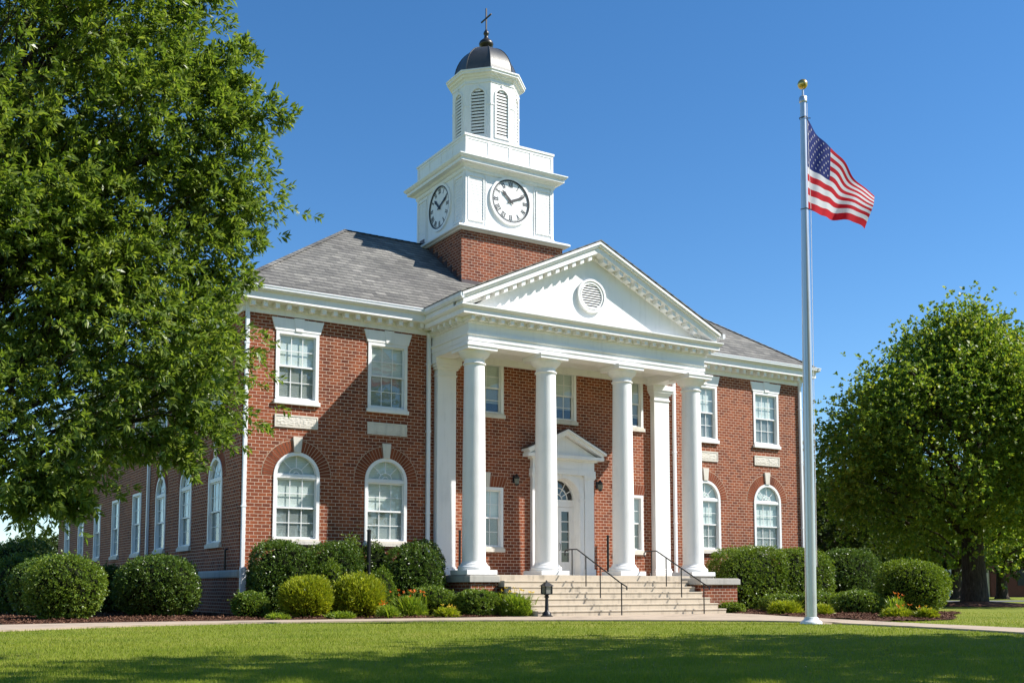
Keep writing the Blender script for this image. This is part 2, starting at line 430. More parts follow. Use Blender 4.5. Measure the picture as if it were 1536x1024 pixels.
def blades(x, y, w, h, label, mat='lilyleaf', flowers=None, n=160, group=None, name='daylily', category='flowering plant', nf=16):
    rng = np.random.default_rng(int(abs(x * 991 + y * 37)) % 99999)
    root = thing(name, (x, y, ZG), label, category, group)
    V = []; F = []
    for i in range(n):
        a = rng.uniform(0, 2 * PI); L = h * rng.uniform(.75, 1.35); rad = w * .5 * rng.uniform(.35, 1.0); wd = .018 + .012 * rng.random()
        bx, by = x + rng.normal() * w * .13, y + rng.normal() * w * .13
        hz = rng.uniform(.55, 1.05) * h; s = np.array([-math.sin(a), math.cos(a), 0]) * wd
        for j in range(5):
            t = j / 4
            pt = np.array([bx + math.cos(a) * rad * t ** 1.3, by + math.sin(a) * rad * t ** 1.3, ZG + hz * (1.9 * t - .95 * t * t)])
            ww = (1 - t) ** .6 if j < 4 else 0.08
            V += [pt - s * ww, pt + s * ww]
        o = i * 10
        for j in range(4): F.append((o + 2 * j, o + 2 * j + 1, o + 2 * j + 3, o + 2 * j + 2))
    V = np.array(V); F = np.array(F)
    q = unit(rng.normal(size=(int(n * 2.2), 3)) * np.array([1, 1, .8])); q[:, 2] = np.abs(q[:, 2])
    Pm = np.array([x, y, ZG + .02]) + q * np.array([w * .42, w * .42, h * .72]) * rng.uniform(.5, 1, (len(q), 1))
    Vm, Fm = leaf_quads(Pm, unit(q * np.array([.9, .9, .5]) + np.array([0, 0, .55])), 4, .17 * (.6 + .5 * h), .022, .03, .45, rng, .5)
    np_mesh('leaves', np.r_[V, Vm], np.r_[F, Fm + len(V)], [M[mat]], root)
    if flowers:
        P = np.stack([x + rng.normal(size=nf) * w * .26, y + rng.normal(size=nf) * w * .22, ZG + h * rng.uniform(.85, 1.15, nf)], -1)
        Vf, Ff = leaf_quads(P, unit(rng.normal(size=P.shape) * .4 + np.array([0, -.3, 1])), 6, .075, .034, .02, .6, rng, .1)
        np_mesh('blossoms', Vf, Ff, [M[flowers]], root)
        b = MB()
        for q in P: b.tube([(x + (q[0] - x) * .4, y + (q[1] - y) * .4, ZG), tuple(q)], .006, 5)
        b.build('flower_stalks', M[mat], root)
    return root

# ------------------------------------------------------------------ ground
def grid_sheet(name, x0, x1, y0, y1, z, nx, ny, mat, amp=0.0, fn=None, inside=None):
    xs = np.linspace(x0, x1, nx); ys = np.linspace(y0, y1, ny); X, Y = np.meshgrid(xs, ys)
    Z = np.full_like(X, z) + (fn(X, Y) if fn else 0) + amp * RNG.normal(size=X.shape)
    V = np.stack([X, Y, Z], -1).reshape(-1, 3)
    F = np.array([(j * nx + i, j * nx + i + 1, (j + 1) * nx + i + 1, (j + 1) * nx + i) for j in range(ny - 1) for i in range(nx - 1)])
    if inside is not None:
        cen = V[F].mean(1); F = F[inside(cen[:, 0], cen[:, 1])]
    return np_mesh(name, V, F, [mat], smooth=True)
def smooth_line(pts, n=8):
    out_ = []
    P = [np.array(p, float) for p in pts]
    for i in range(len(P) - 1):
        p0, p1, p2, p3 = P[max(i - 1, 0)], P[i], P[i + 1], P[min(i + 2, len(P) - 1)]
        for t in np.linspace(0, 1, n, endpoint=False):
            out_.append(.5 * ((2 * p1) + (-p0 + p2) * t + (2 * p0 - 5 * p1 + 4 * p2 - p3) * t * t + (-p0 + 3 * p1 - 3 * p2 + p3) * t ** 3))
    out_.append(P[-1]); return np.array(out_)
def in_poly(poly):
    px, py = poly[:, 0], poly[:, 1]
    def f(X, Y):
        r = np.zeros(X.shape, bool); j = len(poly) - 1
        for i in range(len(poly)):
            c = ((py[i] > Y) != (py[j] > Y)) & (X < (px[j] - px[i]) * (Y - py[i]) / (py[j] - py[i] + 1e-12) + px[i])
            r ^= c; j = i
        return r
    return f
def sheet(name, poly, z, mat, thick=.10):
    b = MB(); tri = tessellate_polygon([[Vector((p[0], p[1], 0)) for p in poly]])
    n = len(poly)
    b.add([(p[0], p[1], z) for p in poly] + [(p[0], p[1], z - thick) for p in poly], [tuple(t) for t in tri] + [(i, (i + 1) % n, (i + 1) % n + n, i + n) for i in range(n)])
    return b.build(name, mat)

R_ = 1500
gb = MB(); gb.add([(-R_, -R_, ZG - .012), (R_, -R_, ZG - .012), (R_, R_, ZG - .012), (-R_, R_, ZG - .012)], [(0, 1, 2, 3)])
kind(gb.build('lawn', M['lawn']), 'structure')

front = smooth_line([(-16, -12.6), (-11.5, -10.2), (-8.06, -8.7), (-4.81, -7.1), (-1.23, -6.6), (2.46, -7.2), (5.84, -8.7), (8.28, -10.2), (10.19, -11.6), (11.5, -13.2), (11.45, -14.95), (10.9, -18.43), (10.02, -21.31), (8.5, -25), (6.5, -29)])
back = smooth_line([(-16, -8.6), (-11.5, -6.4), (-7.62, -5.0), (-4.24, -4.7), (-.56, -4.9), (3.28, -5.3), (6.5, -5.5), (8.2, -5.4), (12, -5.4), (16.1, -5.4), (16.2, -7.0), (15.2, -9.5), (14.2, -12.2), (13.3, -15.2), (12.6, -18.5), (11.9, -22), (10.5, -26), (8.5, -30)])
walk_poly = np.r_[front, back[::-1]]
kind(sheet('walkway', [tuple(p) for p in walk_poly], ZG + .03, M['walk']), 'structure')
side_poly = np.array([(-9.4, -6.2), (-7.9, -5.4), (-7.5, 0), (-7.2, 12), (-6.8, 40), (-8.6, 40), (-9.0, 12)])
kind(sheet('side_path', [tuple(p) for p in side_poly], ZG + .026, M['walk']), 'structure')
drive_poly = np.array([(38, 14), (58, 8), (64, 12), (44, 20)])
kind(sheet('driveway', [tuple(p) for p in drive_poly], ZG + .01, M['road'], .05), 'structure')
# planting beds
bedL = np.r_[back[(back[:, 0] > -7.7) & (back[:, 0] < 8.0) & (back[:, 1] > -6)] + np.array([0, .03]), np.array([(7.9, -3.4), (6.7, -3.2), (6.7, .2), (.1, .2), (-.1, .5), (-.1, 36), (-6.4, 36), (-6.7, 12), (-7.1, 1)])]
bedR = np.array([(18.3, .2), (18.25, -4.1), (16.4, -5.8), (16.3, -7.0), (15.4, -9.6), (14.5, -12.2), (14.0, -14.2), (15.5, -14.6), (17.6, -14.2), (19.6, -12.6), (21.8, -11.0), (24.2, -9.6), (26.5, -6), (29.3, -3.6), (30.2, -1), (29.5, .2)])
for nm, pl, bb in (('mulch_bed', bedL, (-7.8, 8.2, -6, 36.2)), ('mulch_bed', bedR, (13.8, 30.4, -14.8, .4))):
    ip = in_poly(pl)
    n = lambda X, Y: .035 * np.sin(X * 2.1 + 1.3 * np.sin(Y * 1.7)) * np.sin(Y * 2.6) + .03
    kind(grid_sheet(nm, bb[0], bb[1], bb[2], bb[3], ZG, int((bb[1] - bb[0]) / .12), int(min(330, (bb[3] - bb[2]) / .12)), M['mulch'], .010, n, ip), 'structure')
# loose chips on the beds
def chips(polys, n):
    P = []
    for pl, bb, k in polys:
        ip = in_poly(pl); q = np.stack([RNG.uniform(bb[0], bb[1], k), RNG.uniform(bb[2], bb[3], k)], -1)
        P.append(q[ip(q[:, 0], q[:, 1])])
    q = np.concatenate(P); z = ZG + .03 + .035 * np.sin(q[:, 0] * 2.1 + 1.3 * np.sin(q[:, 1] * 1.7)) * np.sin(q[:, 1] * 2.6) + .012
    P3 = np.c_[q, z]; D = unit(np.c_[RNG.normal(size=(len(q), 2)), RNG.uniform(.0, .5, len(q))])
    V, F = leaf_quads(P3, D, 1, .075, .03, 0.0, .2, RNG, 1.2)
    o = np_mesh('mulch_chips', V, F, [M['chip']]); kind(o, 'stuff'); tag(o, 'brown shredded bark chips lying over the planting beds', 'mulch')
chips([(bedL, (-7.8, 8.2, -6, 6), 34000), (bedR, (13.8, 30.4, -14.8, .4), 30000)], 0)
# mown grass blades, thinning with distance from the street
CAM = np.array([-10.93, -34.97])
def grass():
    N = 420000
    yaw = math.radians(31.6)
    r = 1 / RNG.uniform(1 / 46., 1 / 7.0, N); a = yaw + RNG.uniform(-.66, .66, N)
    q = np.stack([CAM[0] + r * np.sin(a), CAM[1] + r * np.cos(a)], -1)
    keep = ~in_poly(walk_poly)(q[:, 0], q[:, 1]) & ~in_poly(bedL)(q[:, 0], q[:, 1]) & ~in_poly(bedR)(q[:, 0], q[:, 1]) & ~in_poly(side_poly)(q[:, 0], q[:, 1])
    keep &= ~((q[:, 0] > -.2) & (q[:, 0] < 26.5) & (q[:, 1] > -5.4))
    q = q[keep]; r = r[keep]; n = len(q)
    sc = np.clip(r / 14, .9, 2.2)
    h = RNG.uniform(.018, .042, n) * (1 + .25 * np.sin(q[:, 0] * 1.3) * np.sin(q[:, 1] * 1.1)); w = .0036 * sc
    t = RNG.uniform(0, 2 * PI, n); lean = RNG.uniform(.1, .8, n) * h; b = RNG.uniform(0, 2 * PI, n)
    P = np.c_[q, np.full(n, ZG - .012)]
    s = np.c_[np.cos(t) * w, np.sin(t) * w, np.zeros(n)]
    tip = P + np.c_[np.cos(b) * lean, np.sin(b) * lean, h + .012]
    V = np.stack([P - s, P + s, tip], 1).reshape(-1, 3); F = np.arange(3 * n).reshape(-1, 3)
    o = np_mesh('grass', V, F, [M['blade']]); kind(o, 'stuff'); tag(o, 'short mown grass blades covering the front lawn', 'grass')
grass()

# ------------------------------------------------------------------ courthouse
W_, DP, LW, LD = 26.3, 12.2, 12.2, 36.2
bld = thing('courthouse', (13.15, 6, ZG), 'two storey red brick courthouse with white columned portico and domed clock tower', 'building')
Tf = lambda u, d, z: (u, -d, z)            # front wall: u along X, d outwards
Tl = lambda u, d, z: (-d, u, z)            # left wall: u along Y, d outwards

def arch_loop(cx, z0, zs, r, n=16):
    pts = [(cx - r, z0), (cx + r, z0)]
    for i in range(n + 1):
        a = PI * i / n; pts.append((cx + r * math.cos(a), zs + r * math.sin(a)))
    return pts
def rect_loop(x0, x1, z0, z1): return [(x0, z0), (x1, z0), (x1, z1), (x0, z1)]
def wall_panel(T, outer, holes, depth=.30):
    b = MB(T)
    loops = [outer] + holes
    tri = tessellate_polygon([[Vector((p[0], p[1], 0)) for p in l] for l in loops])
    allp = [p for l in loops for p in l]
    b.add([(p[0], 0, p[1]) for p in allp], [tuple(t) for t in tri])
    for l in holes:
        n = len(l)
        b.add([(p[0], 0, p[1]) for p in l] + [(p[0], -depth, p[1]) for p in l], [(i, (i + 1) % n, (i + 1) % n + n, i + n) for i in range(n)])
    return b

def ring(b, lo, hi, d0, d1, closed=True):
    """frame between two loops with the same number of points"""
    n = len(lo); vs = [(p[0], d0, p[1]) for p in lo] + [(p[0], d0, p[1]) for p in hi] + [(p[0], d1, p[1]) for p in lo] + [(p[0], d1, p[1]) for p in hi]
    fs = []
    for i in range(n if closed else n - 1):
        j = (i + 1) % n
        fs += [(i, j, n + j, n + i), (2 * n + i, 3 * n + i, 3 * n + j, 2 * n + j), (n + i, n + j, 3 * n + j, 3 * n + i), (i, 2 * n + i, 2 * n + j, j)]
    b.add(vs, fs)

def window(T, cx, z0, z1, w, arch=False, lintel=True, panel=False, sill=True, blind=1.0, cols=3, soldier=False, dark=False, flat_arch=False):
    """double-hung sash window in its opening; z0/z1 outer frame, w outer width"""
    r = w / 2; zs = z1 - r if arch else z1; cw = .115
    outer = arch_loop(cx, z0, zs, r) if arch else rect_loop(cx - r, cx + r, z0, z1)
    inner = arch_loop(cx, z0 + .07, zs, r - cw) if arch else rect_loop(cx - r + cw, cx + r - cw, z0 + .07, z1 - cw)
    b = MB(T); ring(b, inner, outer, .035, -.11)
    if arch: b.box(cx - r + cw, -.10, zs - .07, cx + r - cw, .012, zs + .05)
    fr = b.build('window', M['whitewood'], bld)
    # sashes
    gx0, gx1 = cx - r + cw, cx + r - cw; ztop = zs - .07 if arch else z1 - cw; zb = z0 + .07
    zm = (ztop + zb) / 2 + .02
    def sash(za, zc, dd, nc, nr, nm='sash'):
        s = MB(T); st = .05
        s.box(gx0, dd - .04, za, gx0 + st, dd, zc); s.box(gx1 - st, dd - .04, za, gx1, dd, zc)
        s.box(gx0 + st, dd - .04, za, gx1 - st, dd, za + st + .01); s.box(gx0 + st, dd - .04, zc - st, gx1 - st, dd, zc)
        for i in range(1, nc):
            x = gx0 + st + (gx1 - gx0 - 2 * st) * i / nc; s.box(x - .012, dd - .03, za + st, x + .012, dd - .008, zc - st)
        for i in range(1, nr):
            z = za + st + (zc - za - 2 * st) * i / nr; s.box(gx0 + st, dd - .031, z - .012, gx1 - st, dd - .009, z + .012)
        s.build(nm, M['whitewood'], fr)
        g = MB(T); g.add([(gx0 + .02, dd - .022, za + .02), (gx1 - .02, dd - .022, za + .02), (gx1 - .02, dd - .022, zc - .02), (gx0 + .02, dd - .022, zc - .02)], [(0, 1, 2, 3)])
        g.build('pane', M['glass'], fr)
    sash(zm - .03, ztop, -.035, cols, 2); sash(zb, zm + .03, -.078, cols, 2)
    if arch:
        ri = r - cw; zc = zs + .05; s = MB(T)
        a0 = [i * PI / 14 for i in range(15)]
        def arc(rr): return [(cx + rr * math.cos(a), zc + rr * .97 * math.sin(a)) for a in a0]
        ring(s, arc(ri - .045), arc(ri + .02), -.035, -.075, False)
        ring(s, arc(.235), arc(.262), -.045, -.07, False); ring(s, arc(.10), arc(.125), -.045, -.07, False)
        s.box(cx - ri, -.075, zc, cx + ri, -.035, zc + .03)
        for a in (PI / 4, PI / 2, 3 * PI / 4):
            ca, sa = math.cos(a), math.sin(a); o = .012
            s.add([(cx + .25 * ca - o * sa, -.046, zc + .25 * sa + o * ca), (cx + .25 * ca + o * sa, -.046, zc + .25 * sa - o * ca), (cx + (ri - .03) * ca + o * sa, -.046, zc + (ri - .03) * sa - o * ca), (cx + (ri - .03) * ca - o * sa, -.046, zc + (ri - .03) * sa + o * ca),
                   (cx + .25 * ca - o * sa, -.069, zc + .25 * sa + o * ca), (cx + .25 * ca + o * sa, -.069, zc + .25 * sa - o * ca), (cx + (ri - .03) * ca + o * sa, -.069, zc + (ri - .03) * sa - o * ca), (cx + (ri - .03) * ca - o * sa, -.069, zc + (ri - .03) * sa + o * ca)],
                  [(0, 1, 2, 3), (7, 6, 5, 4), (0, 4, 5, 1), (1, 5, 6, 2), (2, 6, 7, 3), (3, 7, 4, 0)])
        s.build('fanlight', M['whitewood'], fr)
        g = MB(T); l = [(cx + ri * math.cos(a), zc + ri * math.sin(a)) for a in a0]
        g.add([(p[0], -.058, p[1]) for p in l], [tuple(range(15))]); g.build('pane', M['glass'], fr)
    # blind, insect screen and the dark room behind
    g = MB(T); zbl = zb + (1 - blind) * (ztop - zb)
    g.add([(gx0, -.135, zbl), (gx1, -.135, zbl), (gx1, -.135, zs + (r - cw if arch else 0)), (gx0, -.135, zs + (r - cw if arch else 0))], [(0, 1, 2, 3)])
    g.box(gx0, -.15, zbl, gx1, -.132, zbl + .03)
    g.build('blind', M['backing' if dark else 'blind'], fr)
    g = MB(T); g.add([(gx0, -.12, zb), (gx1, -.12, zb), (gx1, -.12, zm), (gx0, -.12, zm)], [(0, 1, 2, 3)]); g.build('screen', M['screen'], fr)
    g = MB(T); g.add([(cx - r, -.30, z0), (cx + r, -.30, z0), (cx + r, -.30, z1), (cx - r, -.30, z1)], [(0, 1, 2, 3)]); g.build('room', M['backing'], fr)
    if sill:
        s = MB(T); s.box(cx - r - .05, -.05, z0 - .14, cx + r + .05, .11, z0); s.box(cx - r, -.05, z0, cx + r, .07, z0 + .06)
        s.build('sill', M['white' if panel else 'stone'], fr, bevel=.01)
    if arch:
        s = MB(T); ro = r + .40; ri = r + .004; n = 29
        for i in range(n):
            a1 = PI * i / n + .009; a2 = PI * (i + 1) / n - .009
            q = [(cx + rr * math.cos(a), zs + rr * math.sin(a)) for rr, a in ((ri, a1), (ro, a1), (ro, a2), (ri, a2))]
            s.prism(q, -.02, .008 + .006 * random.random(), 'y')
        s.build('brick_arch', M['arch_brick'], fr)
        s = MB(T); lo, hi = cx - .5, cx + .5
        ring(s, [(cx + ri * math.cos(a), zs + ri * math.sin(a)) for a in [i * PI / 30 for i in range(31)]], [(cx + ro * math.cos(a), zs + ro * math.sin(a)) for a in [i * PI / 30 for i in range(31)]], .004, -.01, False)
        ring(s, [(cx + (ro + .0) * math.cos(a), zs + ro * math.sin(a)) for a in [i * PI / 30 for i in range(31)]], [(cx + (ro + .025) * math.cos(a), zs + (ro + .025) * math.sin(a)) for a in [i * PI / 30 for i in range(31)]], .0045, -.01, False)
        s.build('mortar_joint', M['mortar'], fr)
        s = MB(T); s.prism([(cx - .115, z1 - .015), (cx + .115, z1 - .015), (cx + .17, z1 + .52), (cx - .17, z1 + .52)], -.02, .07, 'y')
        s.build('keystone', M['stone'], fr, bevel=.01)
    elif lintel:
        s = MB(T); s.prism([(cx - r - .04, z1 + .003), (cx + r + .04, z1 + .003), (cx + r + .17, z1 + .44), (cx - r - .17, z1 + .44)], -.02, .05, 'y')
        s.build('lintel', M['white'], fr, bevel=.01)
        s = MB(T); s.prism([(cx - .09, z1 + .003), (cx + .17, z1 + .003), (cx + .22, z1 + .47), (cx - .16, z1 + .47)], .045, .072, 'y')
        s.build('keystone', M['white'], fr, bevel=.008)
    if flat_arch:
        s = MB(T); n = 13
        for i in range(n):
            x0 = cx - r - .05 + (w + .1) * i / n; x1 = x0 + (w + .1) / n - .018
            f = lambda x: cx + (x - cx) * 1.22
            s.prism([(x0, z1 + .01), (x1, z1 + .01), (f(x1), z1 + .42), (f(x0), z1 + .42)], -.02, .008 + .006 * random.random(), 'y')
        s.build('flat_arch', M['arch_brick'], fr)
        s = MB(T); s.prism([(cx - r - .05, z1 + .01), (cx + r + .05, z1 + .01), (f(cx + r + .05), z1 + .42), (f(cx - r - .05), z1 + .42)], -.02, .004, 'y'); s.build('mortar_joint', M['mortar'], fr)
        s = MB(T); s.prism([(cx - .10, z1 + .005), (cx + .10, z1 + .005), (cx + .15, z1 + .55), (cx - .15, z1 + .55)], -.02, .06, 'y'); s.build('keystone', M['stone'], fr)
    if panel:
        s = MB(T); zt = z0 - .50; zb2 = zt - .43
        s.box(cx - r, -.02, zb2, cx + r, .025, zt)
        ring(s, rect_loop(cx - r + .05, cx + r - .05, zb2 + .05, zt - .05), rect_loop(cx - r, cx + r, zb2, zt), .045, .02)
        # carved relief
        rr = random.Random(int(cx * 10)); V = []; F = []; nx, nz = 26, 8
        for j in range(nz + 1):
            for i in range(nx + 1):
                u = cx - r + .06 + (w - .12) * i / nx; z = zb2 + .06 + (zt - zb2 - .12) * j / nz
                V.append((u, .028 + .018 * rr.random() * (0 if i in (0, nx) or j in (0, nz) else 1), z))
        for j in range(nz):
            for i in range(nx): a = j * (nx + 1) + i; F.append((a, a + 1, a + nx + 2, a + nx + 1))
        s.add(V, F); s.build('relief_panel', M['stone'], fr)
    return outer

holes_f = []; holes_l = []
# wings: upper sash windows over arched windows
for cx, ax in ((1.90, 1.95), (5.31, 5.29), (20.33, 20.38), (24.05, 24.03)):
    holes_f.append(window(Tf, cx, 7.20, 9.60, 1.55, panel=True, blind=1.0 if cx > 3 else 1.0))
    holes_f.append(window(Tf, ax, 2.42, 5.44, 1.65, arch=True, blind=1.0))
# inside the portico
for cx, bl in ((9.45, .8), (12.85, .78), (16.25, .8)):
    holes_f.append(window(Tf, cx, 7.40, 9.45, 1.48, lintel=False, cols=2 if cx != 12.85 else 3, blind=bl))
for cx in (9.45, 16.22):
    holes_f.append(window(Tf, cx, 2.30, 4.62, 1.45, lintel=False, flat_arch=True, cols=3, blind=1.0))
# left side
for i, cy in enumerate((2.82, 6.75, 10.65, 15.0, 19.5, 24.0, 28.6, 33.0)):
    if i < 3: holes_l.append(window(Tl, cy, 2.35, 5.46, 1.66, arch=True, blind=1.0))
    else: holes_l.append(window(Tl, cy, 2.30, 5.05, 1.66, lintel=False, blind=1.0))
    holes_l.append(window(Tl, cy, 7.20, 9.60, 1.55, lintel=i < 3, blind=1.0))
# doorway opening
DX, DR, DZ, DS = 12.87, .80, 1.27, 4.33
door_hole = arch_loop(DX, DZ + .001, DS, DR, 20)
holes_f.append(door_hole)

ZB = ZG - .2; ZT = 10.3
wb = wall_panel(Tf, rect_loop(0, W_, ZB, ZT), holes_f, .32)
wb.T = Tl; w2 = wall_panel(Tl, rect_loop(0, LD, ZB, ZT), holes_l, .32)
wb.T = None; wb.add(w2.v, w2.f)
wb.add([(W_, 0, ZB), (W_, DP, ZB), (W_, DP, ZT), (W_, 0, ZT)], [(0, 1, 2, 3)])
wb.add([(W_, DP, ZB), (LW, DP, ZB), (LW, DP, ZT), (W_, DP, ZT)], [(0, 1, 2, 3)])
wb.add([(LW, DP, ZB), (LW, LD, ZB), (LW, LD, ZT), (LW, DP, ZT)], [(0, 1, 2, 3)])
wb.add([(LW, LD, ZB), (0, LD, ZB), (0, LD, ZT), (LW, LD, ZT)], [(0, 1, 2, 3)])
wb.build('brick_wall', M['brick'], bld)
# stone water table
b = MB(); pr = [(-.02, 1.16), (.05, 1.16), (.07, 1.2), (.07, 1.36), (.04, 1.42), (-.02, 1.42)]
b.sweep(pr, [(0, LD), (0, 0), (6.85, 0)]); b.sweep(pr, [(18.1, 0), (W_, 0), (W_, DP)])
b.build('water_table', M['capstone'], bld)
# main cornice with frieze, dentils and gutter
path = [(0, LD), (0, 0), (W_, 0), (W_, DP)]
prof = [(-.05, 10.10), (.05, 10.10), (.05, 10.27), (.09, 10.30), (.09, 10.44), (.50, 10.46), (.50, 10.70), (.54, 10.73), (.54, 10.78), (-.05, 10.80)]
b = MB(); b.sweep(prof, path)
for T, L in ((Tf, W_), (Tl, LD)):
    dd = MB(T); n = int(L / .42)
    for i in range(n):
        u = .2 + i * .42
        if T is Tf and 6.6 < u < 18.3: continue
        dd.box(u - .075, .06, 10.27, u + .075, .37, 10.455)
    b.add(dd.v, dd.f)
b.build('cornice', M['white'], bld)
gp = [(.541, 10.74), (.60, 10.74), (.66, 10.80), (.66, 10.88), (.68, 10.88), (.68, 10.92), (.541, 10.92)]
for gpath in ([(0, LD), (0, 0), (6.5, 0)], [(18.4, 0), (W_, 0), (W_, DP)]):
    b = MB(); b.sweep(gp, gpath); b.build('gutter', M['metal_white'], bld)

# hipped roof: slope .72
E0 = .62; ZE = 10.89; SL = .722
zr = lambda d: ZE + SL * (d + E0)           # height at distance d inside the wall plane
RZ = zr(DP / 2)
b = MB(); h = DP / 2
A = (-E0, -E0, ZE); B_ = (W_ + E0, -E0, ZE); C_ = (W_ + E0, DP + E0, ZE); V_ = (LW + E0, DP + E0, ZE); D_ = (LW + E0, LD + E0, ZE); E_ = (-E0, LD + E0, ZE)
p1 = (h, h, RZ); p2 = (W_ - h, h, RZ); p3 = (h, LD - h, RZ)
b.add([A, B_, C_, V_, D_, E_, p1, p2, p3], [(0, 1, 7, 6), (1, 2, 7), (2, 3, 6, 7), (3, 4, 8, 6), (4, 5, 8), (5, 0, 6, 8)])
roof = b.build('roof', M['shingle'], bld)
b = MB()
for q, r in ((A, p1), (B_, p2), (p1, p2)):
    q, r = Vector(q), Vector(r); d = (r - q); n = int(d.length / .3); s = d.normalized().cross(Vector((0, 0, 1))).normalized()
    for i in range(n):
        a = q + d * (i / n) + Vector((0, 0, .02)); c = q + d * ((i + 1.12) / n) + Vector((0, 0, .035))
        dz = .13 * (.72 if (q - Vector(p1)).length > .1 or True else 1) * .62
        b.add([tuple(a - s * .16 - Vector((0, 0, dz))), tuple(a), tuple(a + s * .16 - Vector((0, 0, dz))), tuple(c - s * .16 - Vector((0, 0, dz))), tuple(c), tuple(c + s * .16 - Vector((0, 0, dz)))], [(0, 1, 4, 3), (1, 2, 5, 4)])
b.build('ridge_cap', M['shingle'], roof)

# downspouts
for x, d, z0, z1, w in ((.10, .06, 1.5, 10.5, .13), (6.93, .06, 1.5, 10.2, .14), (18.62, .06, 1.4, 9.6, .13), (26.16, .06, 1.4, 10.5, .13)):
    b = MB(); b.box(x - w / 2, -.02, z0, x + w / 2, -.135, z1)
    if x < 1 or x > 26:
        b.tube([(x, -.08, z1 - .05), (x, -.2, z1 + .15), (x, -.55, 10.76)], .055, 8)
    ds = b.build('downspout', M['metal_white'], bld, bevel=.015)
    b = MB()
    for z in (3.5, 6.5, 9.0): b.box(x - w / 2 - .02, -.01, z, x + w / 2 + .02, -.145, z + .05)
    b.build('strap', M['metal_white'], ds)
    b = MB(); b.box(x - .10, -.075, -.05, x + .10, -.235, z0); b.build('boot', M['metal_white'], ds, bevel=.02)
b = MB(); b.box(-.02, 12.6, .2, -.13, 12.72, 10.4); b.build('downspout', M['metal_white'], bld)

# --- portico ------------------------------------------------------
PX0, PX1, PY = 7.06, 17.87, -2.85
LZ = 1.27
b = MB(); b.box(7.05, -3.12, ZB, 17.95, .05, 1.06); b.build('podium', M['brick'], bld)
b = MB(); b.box(8.02, -3.2, 1.06, 16.2, .0, LZ); b.box(6.95, -.01 - 3.0, 1.24, 8.0, -.0, LZ); b.box(16.22, -3.05, 1.06, 18.02, 0, LZ)
b.build('landing', M['concrete'], bld, bevel=.012)
# piers flanking the steps
def pier(x0, x1, yf, yb, zt, zc):
    b = MB(); b.box(x0, yf, ZB, x1, yb, zt - .24); p = b.build('pier', M['brick'], bld)
    b = MB(); b.box(x0 - .09, yf - .09, zt - .24, x1 + .09, yb, zt - .03); b.box(x0 - .05, yf - .05, zt - .03, x1 + .05, yb, zt); b.build('cap', M['capstone'], p, bevel=.015)
pier(6.92, 7.93, -3.3, -.02, 1.255, 0)
pier(16.32, 18.15, -4.2, -3.13, 1.18, 0)

def column(x, y):
    z0 = LZ + .16; zt = 9.25
    pf = []
    n = 22
    for i in range(n + 1):
        t = i / n; z = z0 + .30 + (8.78 - z0 - .30) * t
        r = .412 - .008 * t - .046 * max(0, t - .25) ** 1.35 / .75 ** 1.35
        pf.append((r, z))
    b = MB(); b.lathe(pf, x, y, 40); c = b.build('column', M['white'], bld, smooth=40)
    b = MB(); b.box(x - .60, y - .60, LZ + .002, x + .60, y + .60, z0); b.build('plinth', M['white'], c, bevel=.012)
    b = MB(); b.lathe([(.545, z0), (.565, z0 + .04), (.568, z0 + .08), (.55, z0 + .13), (.50, z0 + .16), (.485, z0 + .165), (.485, z0 + .20), (.455, z0 + .215), (.435, z0 + .25), (.416, z0 + .30)], x, y, 40); b.build('base', M['white'], c, smooth=50)
    b = MB(); b.lathe([(.36, 8.60), (.40, 8.61), (.412, 8.64), (.40, 8.67), (.366, 8.68), (.366, 8.80), (.40, 8.82), (.41, 8.85), (.47, 8.89), (.53, 8.96), (.565, 9.03), (.57, 9.06)], x, y, 40); b.build('capital', M['white'], c, smooth=40)
    b = MB(); b.box(x - .60, y - .60, 9.06, x + .60, y + .60, 9.17); b.box(x - .63, y - .63, 9.17, x + .63, y + .63, zt - .002); b.build('abacus', M['white'], c, bevel=.01)
for x in (7.49, 10.5, 14.0, 17.45): column(x, -2.5)
# pilasters against the wall
for x0, x1 in ((7.18, 8.02), (17.36, 18.22)):
    b = MB(); b.box(x0 + .03, -.26, LZ + .3, x1 - .03, .02, 8.6); p = b.build('pilaster', M['white'], bld, bevel=.01)
    b = MB(); b.box(x0 - .07, -.38, LZ, x1 + .07, .02, LZ + .16); b.box(x0 - .03, -.32, LZ + .16, x1 + .03, .02, LZ + .25); b.box(x0 + .0, -.29, LZ + .25, x1, .02, LZ + .32); b.build('base', M['white'], p, bevel=.02)
    b = MB(); b.box(x0, -.30, 8.6, x1, .02, 8.67); b.box(x0 + .03, -.265, 8.67, x1 - .03, .02, 8.85)
    b.box(x0 - .03, -.33, 8.85, x1 + .03, .02, 8.93); b.box(x0 - .08, -.38, 8.93, x1 + .08, .02, 9.03); b.box(x0 - .13, -.43, 9.03, x1 + .13, .02, 9.249); b.build('capital', M['white'], p, bevel=.012)
